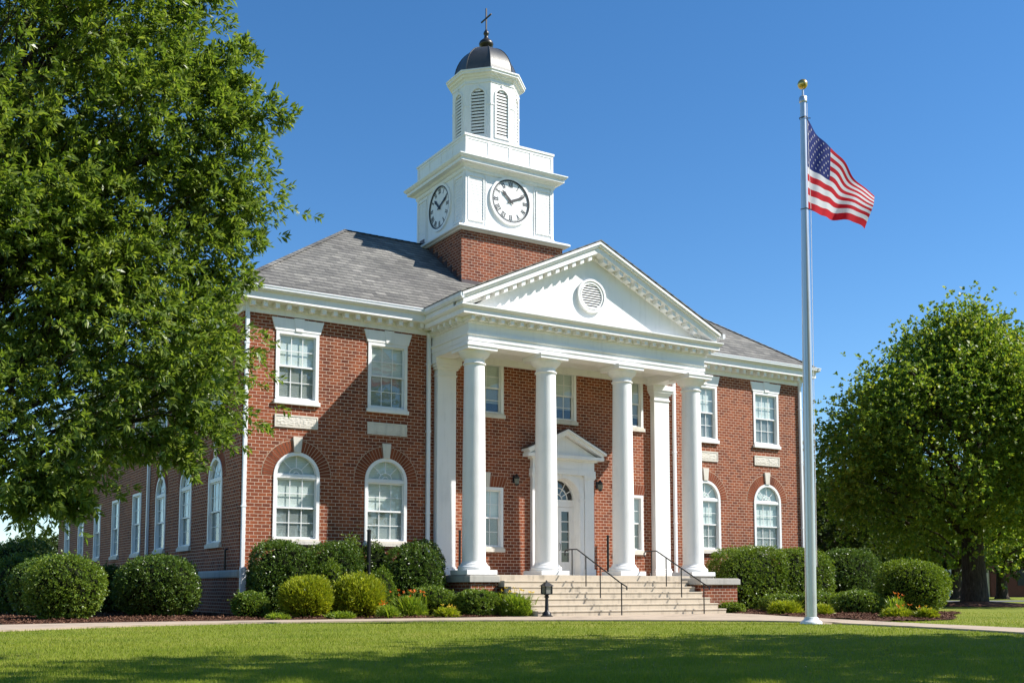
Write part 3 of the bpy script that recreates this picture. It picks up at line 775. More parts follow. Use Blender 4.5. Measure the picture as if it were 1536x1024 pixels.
# entablature, swept round three sides
b = MB()
ent = [(-.72, 9.25), (0, 9.25), (0, 9.42), (.025, 9.425), (.025, 9.60), (.07, 9.62), (.07, 9.69), (.0, 9.71), (.0, 10.02), (.06, 10.04), (.06, 10.10), (.11, 10.12), (.11, 10.24), (-.72, 10.24)]
b.sweep(ent, [(PX0, .0), (PX0, PY), (PX1, PY), (PX1, .0)])
entab = b.build('entablature', M['white'], bld)
b = MB(); b.sweep([(-.2, 10.242), (.44, 10.242), (.44, 10.40), (.50, 10.43), (.56, 10.50), (.56, 10.54), (-.2, 10.56)], [(PX0, -.3), (PX0, PY), (PX1, PY), (PX1, -.3)])
b.sweep([(.30, 10.56), (.50, 10.56), (.50, 10.70), (.40, 10.74), (.30, 10.74)], [(PX0, -.3), (PX0, PY + .2)])
b.sweep([(.30, 10.56), (.50, 10.56), (.50, 10.70), (.40, 10.74), (.30, 10.74)], [(PX1, PY + .2), (PX1, -.3)])
b.build('cornice', M['white'], entab)
b = MB()
def dent(T, u0, u1, off):
    m = MB(T); n = int(round((u1 - u0) / .40))
    for i in range(n + 1):
        u = u0 + (u1 - u0) * i / n; m.box(u - .07, off + .07, 10.08, u + .07, off + .335, 10.241)
    b.add(m.v, m.f)
dent(Tf, PX0 + .0, PX1 - .0, -PY)
dent(lambda u, d, z: (PX0 - d, u, z), PY + .3, -.75, 0); dent(lambda u, d, z: (PX1 + d, u, z), PY + .3, -.75, 0)
b.build('dentils', M['white'], entab)
b = MB(); b.add([(PX0 + .5, PY + .5, 9.55), (PX1 - .5, PY + .5, 9.55), (PX1 - .5, .1, 9.55), (PX0 + .5, .1, 9.55)], [(0, 1, 2, 3)])
b.box(PX0 + .7, -.12, 9.3, PX1 - .7, .01, 9.549); b.build('porch_ceiling', M['white'], entab)
# side gutters
for sx, x in ((-1, PX0 - .50), (1, PX1 + .50)):
    b = MB()
    b.prism([(x, 10.70), (x + sx * .07, 10.70), (x + sx * .13, 10.78), (x + sx * .13, 10.90), (x, 10.90)], -3.42, -.55, 'y')
    b.build('gutter', M['metal_white'], bld)
# pediment
XC = 12.36; XL, XR = 6.50, 18.24; ZA, ZLo = 13.66, 10.90
def chev(v0, v1, y0, y1, m=None, xl=XL, xr=XR):
    m = m or MB(); k = (ZA - ZLo) / (XC - XL); zl = ZA - k * (XC - xl); zr_ = ZA - k * (xr - XC)
    m.prism([(xl, zl - v0), (XC, ZA - v0), (xr, zr_ - v0), (xr, zr_ - v1), (XC, ZA - v1), (xl, zl - v1)], y0, y1, 'y'); return m
b = MB(); b.prism([(PX0 - .45, 10.3), (PX1 + .45, 10.3), (XC + .02, 13.55)], PY + .02, PY + .1, 'y'); ped = b.build('pediment', M['white'], bld)
b = MB(); chev(.0, .10, -3.44, PY + .1, b); chev(.101, .17, -3.38, PY + .1, b); chev(.171, .40, -3.30, PY + .1, b, XL + .1, XR - .1); chev(.401, .52, -2.94, PY + .1, b, XL + .45, XR - .45)
b.build('raking_cornice', M['white'], ped)
b = MB(); k = (ZA - ZLo) / (XC - XL)
for sd in (-1, 1):
    n = 13
    for i in range(n):
        dx = .35 + (XC - PX0 - .9) * i / (n - 1); x = XC + sd * dx; z = ZA - k * dx - .405
        zz = lambda xx: ZA - k * abs(xx - XC) - .402
        b.prism([(x - .08, zz(x - .08)), (x + .08, zz(x + .08)), (x + .08, zz(x + .08) - .17), (x - .08, zz(x - .08) - .17)], -3.24, -2.93, 'y')
b.build('dentils', M['white'], ped)
VX, VZ, VR = 12.30, 11.70, .60
def annulus(b, cx, cz, r0, r1, y0, y1, n=48, T=None):
    lo = [(cx + r0 * math.cos(2 * PI * i / n), cz + r0 * math.sin(2 * PI * i / n)) for i in range(n)]
    hi = [(cx + r1 * math.cos(2 * PI * i / n), cz + r1 * math.sin(2 * PI * i / n)) for i in range(n)]
    ring(b, lo, hi, y0, y1)
b = MB(Tf); annulus(b, VX, VZ, .50, .56, 2.90, 2.80); annulus(b, VX, VZ, .555, .64, 2.95, 2.80); annulus(b, VX, VZ, .46, .505, 2.93, 2.80)
vent = b.build('vent', M['white'], ped, smooth=30)
b = MB(Tf); n = 48; b.add([(VX + .47 * math.cos(2 * PI * i / n), 2.84, VZ + .47 * math.sin(2 * PI * i / n)) for i in range(n)], [tuple(range(n))]); b.build('vent_backing', M['shadow_gap'], vent) if False else None
b = MB(); mi = []
b.cur = 0
for i in range(10):
    z = VZ - .42 + i * .092; hw = math.sqrt(max(.02, .47 ** 2 - (z - VZ) ** 2))
    b.add([(VX - hw, -2.915, z - .02), (VX + hw, -2.915, z - .02), (VX + hw, -2.86, z + .045), (VX - hw, -2.86, z + .045), (VX - hw, -2.90, z - .03), (VX + hw, -2.90, z - .03), (VX + hw, -2.845, z + .035), (VX - hw, -2.845, z + .035)],
          [(0, 1, 2, 3), (7, 6, 5, 4), (0, 4, 5, 1), (2, 6, 7, 3), (0, 3, 7, 4), (1, 5, 6, 2)])
b.cur = 1; b.add([(VX + .48 * math.cos(2 * PI * i / n), -2.838, VZ + .48 * math.sin(2 * PI * i / n)) for i in range(n)], [tuple(range(n))])
# (vent is a sub-part; its louvers are one piece with it in depth order)
lv = b.build('louvers', [M['white'], M['shadow_gap']], ped)
# gable roof back to the main slope
yend = (ZA - ZE) / SL - E0 + .2
b = MB(); ze = ZLo + .02; za = ZA + .02
b.add([(XL - .08, -3.46, ze - .02), (XC, -3.46, za), (XR + .08, -3.46, ze - .02), (XL - .08, .6, ze - .02), (XC, 3.6, za), (XR + .08, .6, ze - .02),
       (XL - .08, -3.46, ze - .018 + .04), (XC, -3.46, za + .045), (XR + .08, -3.46, ze - .018 + .04), (XL - .08, .6, ze + .022), (XC, 3.6, za + .045), (XR + .08, .6, ze + .022)],
      [(0, 1, 4, 3), (1, 2, 5, 4), (6, 9, 10, 7), (7, 10, 11, 8), (0, 6, 7, 1), (1, 7, 8, 2), (0, 3, 9, 6), (2, 8, 11, 5)])
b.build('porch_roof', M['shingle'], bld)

# --- doorway ------------------------------------------------------
b = MB(Tf)
def surround():
    # pilasters either side, entablature, pediment, arched trim
    for sx in (-1, 1):
        x0, x1 = sorted((DX + sx * 1.02, DX + sx * 1.46))
        b.box(x0, -.02, LZ + .28, x1, .17, 5.1); b.box(x0 - .04, -.02, LZ + .002, x1 + .04, .22, LZ + .28)
        b.box(x0 - .03, -.02, 5.1, x1 + .03, .20, 5.16); b.box(x0 - .06, -.02, 5.16, x1 + .06, .23, 5.26)
    # spandrel panel around the arch
    lo = arch_loop(DX, LZ + .003, DS, DR + .001, 20); hi = []
    n = 20; hx = 1.02; top = 5.26
    hi = [(DX - hx, LZ + .003), (DX + hx, LZ + .003)]
    for i in range(n + 1):
        a = PI * i / n; c, s_ = math.cos(a), math.sin(a)
        t = min(hx / abs(c) if abs(c) > 1e-6 else 1e9, (top - DS) / s_ if s_ > 1e-6 else 1e9); hi.append((DX + c * t, DS + s_ * t))
    ring(b, lo, hi, .10, -.02)
    at = [i * PI / 20 for i in range(21)]
    ring(b, [(DX + (DR + .0) * math.cos(a), DS + (DR + .0) * math.sin(a)) for a in at], [(DX + (DR + .20) * math.cos(a), DS + (DR + .20) * math.sin(a)) for a in at], .15, .10, False)
    for sx in (-1, 1):
        x0, x1 = sorted((DX + sx * DR, DX + sx * (DR + .20))); b.box(x0, .10, LZ + .003, x1, .14, DS - .06)
        b.box(x0 - .02, .10, DS - .06, x1 + .02, .165, DS)
    b.box(DX - .09, .10, DS + DR - .02, DX + .09, .20, 5.24)
    b.box(DX - 1.50, -.02, 5.262, DX + 1.50, .24, 5.45); b.box(DX - 1.46, -.02, 5.45, DX + 1.46, .20, 5.80)
    b.box(DX - 1.56, -.02, 5.80, DX + 1.56, .28, 5.87); b.box(DX - 1.80, -.02, 5.87, DX + 1.80, .42, 6.0)
    b.prism([(DX - 1.6, 6.0), (DX + 1.6, 6.0), (DX, 6.78)], -.02, .22, 'y')
    k = .86 / 1.86
    for v0, v1, d, e in ((0, .09, .52, 0), (.091, .22, .44, .1)):
        xl, xr = DX - 1.86 + e, DX + 1.86 - e
        z = lambda x: 7.02 - k * abs(x - DX)
        b.prism([(xl, z(xl) - v0), (DX, 7.02 - v0), (xr, z(xr) - v0), (xr, z(xr) - v1), (DX, 7.02 - v1), (xl, z(xl) - v1)], -.02, d, 'y')
surround()
ring(b, arch_loop(DX, DZ + .004, DS, DR - .02, 20), arch_loop(DX, DZ + .004, DS, DR - .001, 20), .12, -.31)
ds = b.build('door_surround', M['white'], bld)
b = MB(Tf); k = .86 / 1.86
b.prism([(DX - 1.9, 6.165), (DX, 7.03), (DX + 1.9, 6.165), (DX + 1.9, 6.19), (DX, 7.06), (DX - 1.9, 6.19)], -.02, .53, 'y')
b.build('lead_flashing', M['flashing'], ds)
DDp = -.30
b = MB(Tf); lo = arch_loop(DX, LZ + .003, DS, DR - .07, 20); hi = arch_loop(DX, LZ + .003, DS, DR, 20); ring(b, lo, hi, DDp + .06, DDp - .04)
b.box(DX - DR + .07, DDp - .04, 4.02, DX + DR - .07, DDp + .05, 4.30)
dr = b.build('door', M['whitewood'], bld)
for sx in (-1, 1):
    b = MB(Tf); x0, x1 = sorted((DX + sx * .006, DX + sx * (DR - .072))); z0, z1 = LZ + .02, 4.01; st = .17
    b.box(x0, DDp - .03, z0, x0 + st, DDp + .03, z1); b.box(x1 - st, DDp - .03, z0, x1, DDp + .03, z1)
    b.box(x0 + st, DDp - .03, z0, x1 - st, DDp + .03, z0 + .55); b.box(x0 + st, DDp - .03, z1 - .17, x1 - st, DDp + .03, z1)
    for i in range(1, 5): z = z0 + .55 + (z1 - .17 - z0 - .55) * i / 5; b.box(x0 + st, DDp - .02, z - .018, x1 - st, DDp + .02, z + .018)
    b.build('door_leaf', M['whitewood'], dr)
    b = MB(Tf); b.add([(x0 + .1, DDp - .004, z0 + .5), (x1 - .1, DDp - .004, z0 + .5), (x1 - .1, DDp - .004, z1 - .1), (x0 + .1, DDp - .004, z1 - .1)], [(0, 1, 2, 3)]); b.build('pane', M['glass'], dr)
    b = MB(Tf); x = DX + sx * .09; b.tube([(x, DDp + .03, 2.3), (x, DDp + .08, 2.32), (x, DDp + .08, 2.55), (x, DDp + .03, 2.57)], .012, 6); b.build('handle', M['bronze'], dr)
b = MB(Tf); ri = DR - .07; at = [i * PI / 16 for i in range(17)]
for a in [PI / 6 * i for i in range(1, 6)]:
    ca, sa = math.cos(a), math.sin(a); o = .013
    b.prism([(DX + .2 * ca - o * sa, 4.30 + .2 * sa + o * ca), (DX + .2 * ca + o * sa, 4.30 + .2 * sa - o * ca), (DX + ri * ca + o * sa, 4.30 + ri * sa - o * ca), (DX + ri * ca - o * sa, 4.30 + ri * sa + o * ca)], DDp - .02, DDp + .02, 'y')
ring(b, [(DX + .2 * math.cos(a), 4.3 + .2 * math.sin(a)) for a in at], [(DX + .23 * math.cos(a), 4.3 + .23 * math.sin(a)) for a in at], DDp + .021, DDp - .021, False)
ring(b, [(DX + .46 * math.cos(a), 4.3 + .46 * math.sin(a)) for a in at], [(DX + .485 * math.cos(a), 4.3 + .485 * math.sin(a)) for a in at], DDp + .021, DDp - .021, False)
b.build('fanlight', M['whitewood'], dr)
b = MB(Tf); b.add([(DX + ri * math.cos(a), DDp - .004, 4.30 + ri * math.sin(a)) for a in at], [tuple(range(17))]); b.build('pane', M['glass'], dr)
b = MB(Tf); b.add([(DX - DR, DDp - .25, LZ), (DX + DR, DDp - .25, LZ), (DX + DR, DDp - .25, 5.2), (DX - DR, DDp - .25, 5.2)], [(0, 1, 2, 3)]); b.build('room', M['backing'], dr)
b = MB(Tf); b.box(DX - DR + .01, -.28, LZ + .001, DX + DR - .01, .05, LZ + .012); b.build('threshold', M['concrete'], dr)

# --- clock tower --------------------------------------------------
TX0, TX1, TY0, TY1 = 9.76, 14.74, 2.6, 7.58
TXc, TYc = (TX0 + TX1) / 2, (TY0 + TY1) / 2
b = MB(); b.box(TX0, TY0, 12.4, TX1, TY1, 15.43); tb = b.build('tower_base', M['brick'], bld)
b = MB(); z = zr(TY0); b.box(TX0 - .02, TY0 - .04, z - .3, TX1 + .02, TY0 - .003, z + .12)
for i in range(9):   # stepped flashing up the left side
    y0 = TY0 - .04 + i * .42; b.box(TX0 - .03, y0, zr(y0) - .3, TX0 - .003, y0 + .42, zr(y0) + .32)
b.build('flashing', M['flashing'], tb)
b = MB()
for i in range(8):   # lapped flashing where the porch roof meets the tower
    x0 = TX0 + .8 + i * .26
    zt = ZA - (ZA - ZLo) / (XC - XL) * (XC - x0 - .26) + .16
    b.box(x0, TY0 - .03, zt - .5, x0 + .27, TY0 - .004, zt)
b.build('flashing', M['flashing'], tb)
sqp = [(TX0, TY0), (TX1, TY0), (TX1, TY1), (TX0, TY1)]
b = MB(); b.sweep([(-.5, 15.40), (.10, 15.40), (.16, 15.45), (.24, 15.47), (.26, 15.50), (.26, 15.56), (.20, 15.60), (-.5, 15.66)], sqp, True); b.build('ledge', M['white'], tb)
QX0, QX1, QY0, QY1 = 10.06, 14.44, 2.86, 7.24
sq2 = [(QX0, QY0), (QX1, QY0), (QX1, QY1), (QX0, QY1)]
b = MB(); b.box(QX0, QY0, 15.55, QX1, QY1, 18.62)
cs = b.build('clock_stage', M['white'], bld)
b = MB(); b.sweep([(-.2, 15.6), (.05, 15.6), (.05, 15.78), (.02, 15.82), (-.2, 15.82)], sq2, True)
b.sweep([(-.2, 18.05), (.03, 18.05), (.06, 18.10), (.06, 18.2), (.12, 18.23), (.18, 18.30), (.36, 18.33), (.36, 18.45), (.42, 18.48), (.48, 18.56), (.48, 18.60), (-.2, 18.72)], sq2, True)
b.build('cornice', M['white'], cs)
b = MB()   # parapet: panels between stiles
b.sweep([(-.3, 18.6), (.0, 18.6), (.0, 19.55), (.05, 19.57), (.05, 19.66), (-.3, 19.68)], sq2, True)
TT = [lambda u, d, z: (u, QY0 - d, z), lambda u, d, z: (QX0 - d, QY0 + (QX1 - u), z), lambda u, d, z: (QX1 + d, QY0 + (u - QX0), z), lambda u, d, z: (u, QY1 + d, z)]
for T in TT:
    m = MB(T)
    for i in range(5): u = QX0 + .07 + (QX1 - QX0 - .14) * i / 4; m.box(u - .06, 0, 18.7, u + .06, .022, 19.55)
    m.box(QX0 + .13, 0, 18.70, QX1 - .13, .02, 18.86); m.box(QX0 + .13, 0, 19.45, QX1 - .13, .018, 19.55)
    b.add(m.v, m.f)
b.build('parapet', M['white'], cs)
b = MB(); b.add([(QX0 + .2, QY0 + .2, 19.5), (QX1 - .2, QY0 + .2, 19.5), (QX1 - .2, QY1 - .2, 19.5), (QX0 + .2, QY1 - .2, 19.5)], [(0, 1, 2, 3)]); b.build('deck', M['flashing'], cs)
QC = (QX0 + QX1) / 2
for T in TT:
    for sx in (-1, 1):
        b = MB(T); u0, u1 = sorted((QC + sx * 1.34, QC + sx * 2.02)); z0, z1 = 16.02, 17.86; n = 15
        for i in range(n):
            za = z0 + (z1 - z0) * i / n; zb = z0 + (z1 - z0) * (i + 1) / n
            b.add([(u0, .024, za), (u1, .024, za), (u1, .010, zb), (u0, .010, zb), (u0, .001, za), (u1, .001, za)], [(0, 1, 2, 3), (0, 4, 5, 1)])
        ring(b, rect_loop(u0, u1, z0, z1), rect_loop(u0 - .05, u1 + .05, z0 - .05, z1 + .05), .05, 0)
        b.build('clapboard', M['white'], cs)
    for u in (QX0 + .07, QX1 - .07, QC - 1.2, QC + 1.2):
        b = MB(T); b.box(u - .06 if abs(u - QC) > 1.5 else u - .02, 0, 15.82, u + .06 if abs(u - QC) > 1.5 else u + .02, .03, 18.05)
        b.build('trim_board', M['white'], cs)

def clock(T):
    cz = 17.12; R = .90
    b = MB(T); n = 56; b.add([(QC + (R) * math.cos(2 * PI * i / n), .035, cz + R * math.sin(2 * PI * i / n)) for i in range(n)], [tuple(range(n))])
    c = b.build('clock', M['white'], bld)
    b = MB(T); annulus(b, QC, cz, R + .03, R + .13, .085, .0, 56); b.build('rim', M['white'], c, smooth=30)
    b = MB(T); annulus(b, QC, cz, R - .025, R + .032, .07, .0, 56); annulus(b, QC, cz, R - .075, R - .065, .0385, .035, 56); b.build('bezel', M['ink'], c)
    b = MB(T)
    def bar(cx, cy, ang, x0, y0, x1, y1, wd):
        # a stroke from (x0,y0) to (x1,y1) in the numeral's own frame, turned with its hour
        ca, sa = math.cos(ang), math.sin(ang)
        dx, dy = x1 - x0, y1 - y0; L = math.hypot(dx, dy); px, py = -dy / L * wd / 2, dx / L * wd / 2
        q = [(x0 + px, y0 + py), (x1 + px, y1 + py), (x1 - px, y1 - py), (x0 - px, y0 - py)]
        b.prism([(cx + a * ca - d * sa, cy + a * sa + d * ca) for a, d in q], .036, .042, 'y')
    num = ['XII', 'I', 'II', 'III', 'IV', 'V', 'VI', 'VII', 'VIII', 'IX', 'X', 'XI']
    wid = {'I': .055, 'V': .105, 'X': .11}; H = .19
    for h, s in enumerate(num):
        th = PI / 2 - h * PI / 6; cx, cy = QC + (R - .19) * math.cos(th), cz + (R - .19) * math.sin(th); ang = th - PI / 2
        tot = sum(wid[k] for k in s); x = -tot / 2
        for k in s:
            w = wid[k]; m = x + w / 2
            if k == 'I': bar(cx, cy, ang, m, -H / 2, m, H / 2, .032)
            elif k == 'V': bar(cx, cy, ang, m - w * .40, H / 2, m, -H / 2, .034); bar(cx, cy, ang, m + w * .40, H / 2, m, -H / 2, .016)
            else: bar(cx, cy, ang, m - w * .40, H / 2, m + w * .40, -H / 2, .034); bar(cx, cy, ang, m + w * .40, H / 2, m - w * .40, -H / 2, .016)
            x += w
        bar(cx, cy, ang, -tot / 2, H / 2, tot / 2, H / 2, .012); bar(cx, cy, ang, -tot / 2, -H / 2, tot / 2, -H / 2, .012)
    for i in range(60):
        th = PI * i / 30; ca, sa = math.cos(th), math.sin(th); r0, r1, o = R - .068, R - .03, .006 if i % 5 else .012
        b.prism([(QC + r0 * ca - o * sa, cz + r0 * sa + o * ca), (QC + r0 * ca + o * sa, cz + r0 * sa - o * ca), (QC + r1 * ca + o * sa, cz + r1 * sa - o * ca), (QC + r1 * ca - o * sa, cz + r1 * sa + o * ca)], .036, .041, 'y')
    b.build('numerals', M['ink'], c)
    for deg, L, w in ((-46, .60, .05), (66, .76, .045)):
        th = PI / 2 - math.radians(deg); ca, sa = math.cos(th), math.sin(th); b = MB(T)
        pts = [(-.16, w * .5), (0, w), (L * .55, w * .9), (L * .72, w * 1.5), (L, .006)]
        poly = [(QC + r * ca - o * sa, cz + r * sa + o * ca) for r, o in pts] + [(QC + r * ca + o * sa, cz + r * sa - o * ca) for r, o in reversed(pts)]
        b.prism(poly, .055 if L < .6 else .068, .063 if L < .6 else .076, 'y'); b.build('hand', M['ink'], c)
    b = MB(T); n = 16; b.prism([(QC + .05 * math.cos(2 * PI * i / n), cz + .05 * math.sin(2 * PI * i / n)) for i in range(n)], .03, .085, 'y'); b.build('hub', M['ink'], c)
for T in TT[:3]: clock(T)
# octagonal belfry
LXc, LYc, LR = QC + .08, (QY0 + QY1) / 2, 1.50
def octp(r): return [(LXc + r * math.cos(-PI / 8 + i * PI / 4), LYc + r * math.sin(-PI / 8 + i * PI / 4)) for i in range(8)]
ap = LR * math.cos(PI / 8); hw = LR * math.sin(PI / 8)
b = MB(); louv = []
for i in range(8):
    a = i * PI / 4; nx, ny = math.cos(a), math.sin(a)
    T = lambda u, d, z, nx=nx, ny=ny: (LXc + nx * (ap + d) - ny * u, LYc + ny * (ap + d) + nx * u, z)
    hole = arch_loop(0, 20.28, 22.07, .30, 12)
    wp = wall_panel(T, rect_loop(-hw, hw, 19.4, 22.95), [hole], .16); b.add(wp.v, wp.f)
    m = MB(T); ring(m, arch_loop(0, 20.24, 22.07, .30, 12), arch_loop(0, 20.16, 22.07, .385, 12), .035, 0)
    m.box(-hw, 0, 21.62, -.385, .02, 21.68); m.box(.385, 0, 21.62, hw, .02, 21.68)
    m.box(-hw - .005, 0, 22.62, hw + .005, .025, 22.68); m.box(-.04, 0, 22.44, .04, .05, 22.58)
    b.add(m.v, m.f); louv.append(T)
bel = b.build('belfry', M['white'], bld)
for T in louv:
    m = MB(T)
    for j in range(15):
        z = 20.30 + j * .142; w = .30 if z < 22.05 else math.sqrt(max(.01, .30 ** 2 - (z + .03 - 22.07) ** 2))
        m.add([(-w, -.02, z), (w, -.02, z), (w, -.10, z + .10), (-w, -.10, z + .10), (-w, -.035, z - .012), (w, -.035, z - .012), (w, -.115, z + .088), (-w, -.115, z + .088)], [(0, 1, 2, 3), (7, 6, 5, 4), (0, 4, 5, 1), (2, 6, 7, 3)])
    for j in range(15):
        z = 20.30 + j * .142; w = .30 if z < 22.0 else math.sqrt(max(.01, .30 ** 2 - (z + .06 - 22.07) ** 2)); m.box(-w, -.03, z - .03, w, -.012, z + .05)
    m.cur = 1; m.add([(-.31, -.135, 20.26), (.31, -.135, 20.26), (.31, -.135, 22.4), (-.31, -.135, 22.4)], [(0, 1, 2, 3)])
    m.build('louver', [M['white'], M['shadow_gap']], bel)
b = MB(); b.sweep([(-.5, 22.80), (.02, 22.80), (.05, 22.86), (.12, 22.90), (.15, 22.96), (.24, 23.0), (.24, 23.07), (.28, 23.10), (.28, 23.16), (-.5, 23.28)], octp(LR), True); b.build('cornice', M['white'], bel)
# eight-sided dome
b = MB(); pf = []
for i in range(13):
    a = i / 12 * PI / 2 * .93; pf.append((1.43 * math.cos(a) ** .92, 23.20 + 1.62 * math.sin(a)))
b.lathe(pf, LXc, LYc, 8, True, -PI / 8); dm = b.build('dome', M['dome'], bld, smooth=24)
b = MB()
for i in range(8):
    a = -PI / 8 + i * PI / 4; b.tube([(LXc + (r + .005) * math.cos(a), LYc + (r + .005) * math.sin(a), z) for r, z in pf], .018, 6)
b.build('seam', M['dome'], dm)
b = MB(); b.lathe([(.22, 24.72), (.27, 24.76), (.25, 24.82), (.16, 24.86), (.20, 24.92), (.31, 25.0), (.33, 25.08), (.29, 25.18), (.18, 25.28), (.10, 25.36), (.08, 25.48), (.11, 25.52), (.13, 25.58), (.10, 25.66), (.05, 25.74), (.02, 25.8)], LXc, LYc, 24); b.build('finial', M['bronze'], dm, smooth=60)
b = MB(); b.box(LXc - .028, LYc - .028, 25.75, LXc + .028, LYc + .028, 26.76); b.box(LXc - .026, LYc - .44, 26.27, LXc + .026, LYc + .44, 26.325); b.build('cross', M['bronze'], dm)

# ------------------------------------------------------------------ steps, rails, small fixtures
b = MB(); NS = 7; rise = (LZ - ZG) / NS; tr = .42
prof = []
for i in range(NS - 1):
    z1 = LZ - (i + 1) * rise; y0 = -3.2 - i * tr
    prof.append((y0, y0 - tr, z1))
for y0, y1, z in prof:
    b.box(8.05, y1, ZG - .06 if (y0, y1, z) == prof[-1] else z - rise - .02, 16.15, y0 + .35 if y0 > -3.3 + 0 and False else y0 - .001, z)
    b.box(8.04, y1 - .025, z - .045, 16.16, y1 - .001, z - .001)
st = b.build('entrance_steps', M['concrete'], bevel=.008)
b = MB()
rebase(st, (12.1, -4.3, ZG)); tag(st, 'wide flight of pale concrete steps leading up to the white portico', 'steps')
def rail(x, label, n):
    root = thing('handrail', (x, -4.5, ZG), label, 'handrail', 'black handrails on the entrance steps')
    zf = lambda y: LZ if y > -3.2 else LZ - (math.floor((-3.2 - y) / tr) + 1) * rise
    line = lambda y: LZ + .93 - max(0, (-3.35 - y)) * rise / tr
    ys = [-3.05, -3.9, -4.75, -5.95]
    for y in ys[1:3] + [ys[0], ys[3]]:
        b = MB(); b.tube([(x, y, max(ZG, zf(y)) - .01), (x, y, line(y))], .021, 8); b.build('post', M['black'], root)
    b = MB(); pts = [(x, -2.62, LZ + .93 - .22), (x, -2.60, LZ + .86), (x, -2.70, LZ + .93), (x, -3.05, LZ + .935), (x, -3.35, LZ + .93)]
    pts += [(x, y, line(y)) for y in (-4.0, -4.8, -5.95)] + [(x, -6.14, line(-6.14) + .02), (x, -6.24, line(-6.14) - .02), (x, -6.24, line(-6.14) - .13)]
    b.tube(pts, .024, 8); b.build('rail', M['black'], root, smooth=50)
rail(11.25, 'black pipe handrail in the middle of the steps, nearer the door', 0)
rail(14.9, 'black pipe handrail towards the right end of the steps by the brick pier', 1)

def wall_lamp(x, z, label):
    root = thing('wall_lantern', (x, 0, z), label, 'wall lamp', 'lanterns either side of the entrance')
    b = MB(); b.box(x - .07, -.03, z - .12, x + .07, -.002, z + .16); b.tube([(x, -.02, z + .08), (x, -.14, z + .2), (x, -.2, z + .16)], .015, 6); b.build('bracket', M['black'], root)
    b = MB(); b.lathe([(.05, z - .24), (.09, z - .20), (.11, z + .05), (.13, z + .07), (.04, z + .17), (.015, z + .22)], x, -.2, 6); b.build('cage', M['black'], root)
    b = MB(); b.lathe([(.092, z - .17), (.113, z + .02)], x, -.2, 6, True, .0, 1.02); b.build('lamp_glass', M['lampglass'], root)
wall_lamp(10.68, 4.95, 'small black wall lantern on the brick left of the white doorway')
wall_lamp(14.62, 4.92, 'small black wall lantern on the brick right of the white doorway')

def standpipe(x, y, z0, z1, label, r=.055):
    b = MB(); b.tube([(x, y, z0), (x, y, z1)], r, 10); b.lathe([(r + .012, z1), (r + .012, z1 + .04), (.01, z1 + .07)], x, y, 10); b.lathe([(r + .03, z0), (r + .03, z0 + .03), (r, z0 + .035)], x, y, 10)
    o = b.build('standpipe', M['black'], smooth=40); rebase(o, (x, y, z0)); tag(o, label, 'post', 'short dark posts by the front wall')
standpipe(3.90, -1.7, ZG, 2.72, 'dark metal post standing among the hedges under the second arched window', .065)
standpipe(8.20, -.20, LZ, 2.88, 'slim dark post on the portico between left pilaster and first column', .045)
standpipe(14.92, -.28, LZ, 2.86, 'slim dark post on the portico against the brick right of the door', .05)
b = MB(); b.tube([(-.10, 1.18, 1.42), (-.10, 1.18, 2.1), (-.02, 1.18, 2.14)], .035, 8); o = b.build('vent_pipe', M['black']); rebase(o, (-.1, 1.18, 1.42)); tag(o, 'short dark pipe on the shaded side wall near the corner', 'pipe')

# post lamp by the foot of the steps
lx, ly = 8.2, -6.0
pl = thing('path_lamp', (lx, ly, ZG), 'short black cast post lantern at the left foot of the steps', 'lamp post')
b = MB(); b.lathe([(.20, ZG), (.20, ZG + .05), (.15, ZG + .08), (.13, ZG + .16), (.075, ZG + .20), (.06, ZG + .24), (.052, ZG + .62), (.075, ZG + .64), (.075, ZG + .68), (.05, ZG + .70), (.11, ZG + .74)], lx, ly, 20); b.build('post', M['black'], pl, smooth=40)
b = MB(); q = .15
b.box(lx - .13, ly - .13, ZG + .74, lx + .13, ly + .13, ZG + .77)
for sx in (-1, 1):
    for sy in (-1, 1): b.box(lx + sx * .12 - .018, ly + sy * .12 - .018, ZG + .77, lx + sx * .12 + .018, ly + sy * .12 + .018, ZG + 1.0)
b.add([(lx - .18, ly - .18, ZG + 1.0), (lx + .18, ly - .18, ZG + 1.0), (lx + .18, ly + .18, ZG + 1.0), (lx - .18, ly + .18, ZG + 1.0), (lx - .04, ly - .04, ZG + 1.13), (lx + .04, ly - .04, ZG + 1.13), (lx + .04, ly + .04, ZG + 1.13), (lx - .04, ly + .04, ZG + 1.13)], [(3, 2, 1, 0), (4, 5, 6, 7), (0, 1, 5, 4), (1, 2, 6, 5), (2, 3, 7, 6), (3, 0, 4, 7)])
b.lathe([(.02, ZG + 1.13), (.035, ZG + 1.16), (.01, ZG + 1.20)], lx, ly, 10); b.build('lantern', M['black'], pl)
b = MB(); b.box(lx - .115, ly - .115, ZG + .77, lx + .115, ly + .115, ZG + .998); b.build('lamp_glass', M['lampglass'], pl)

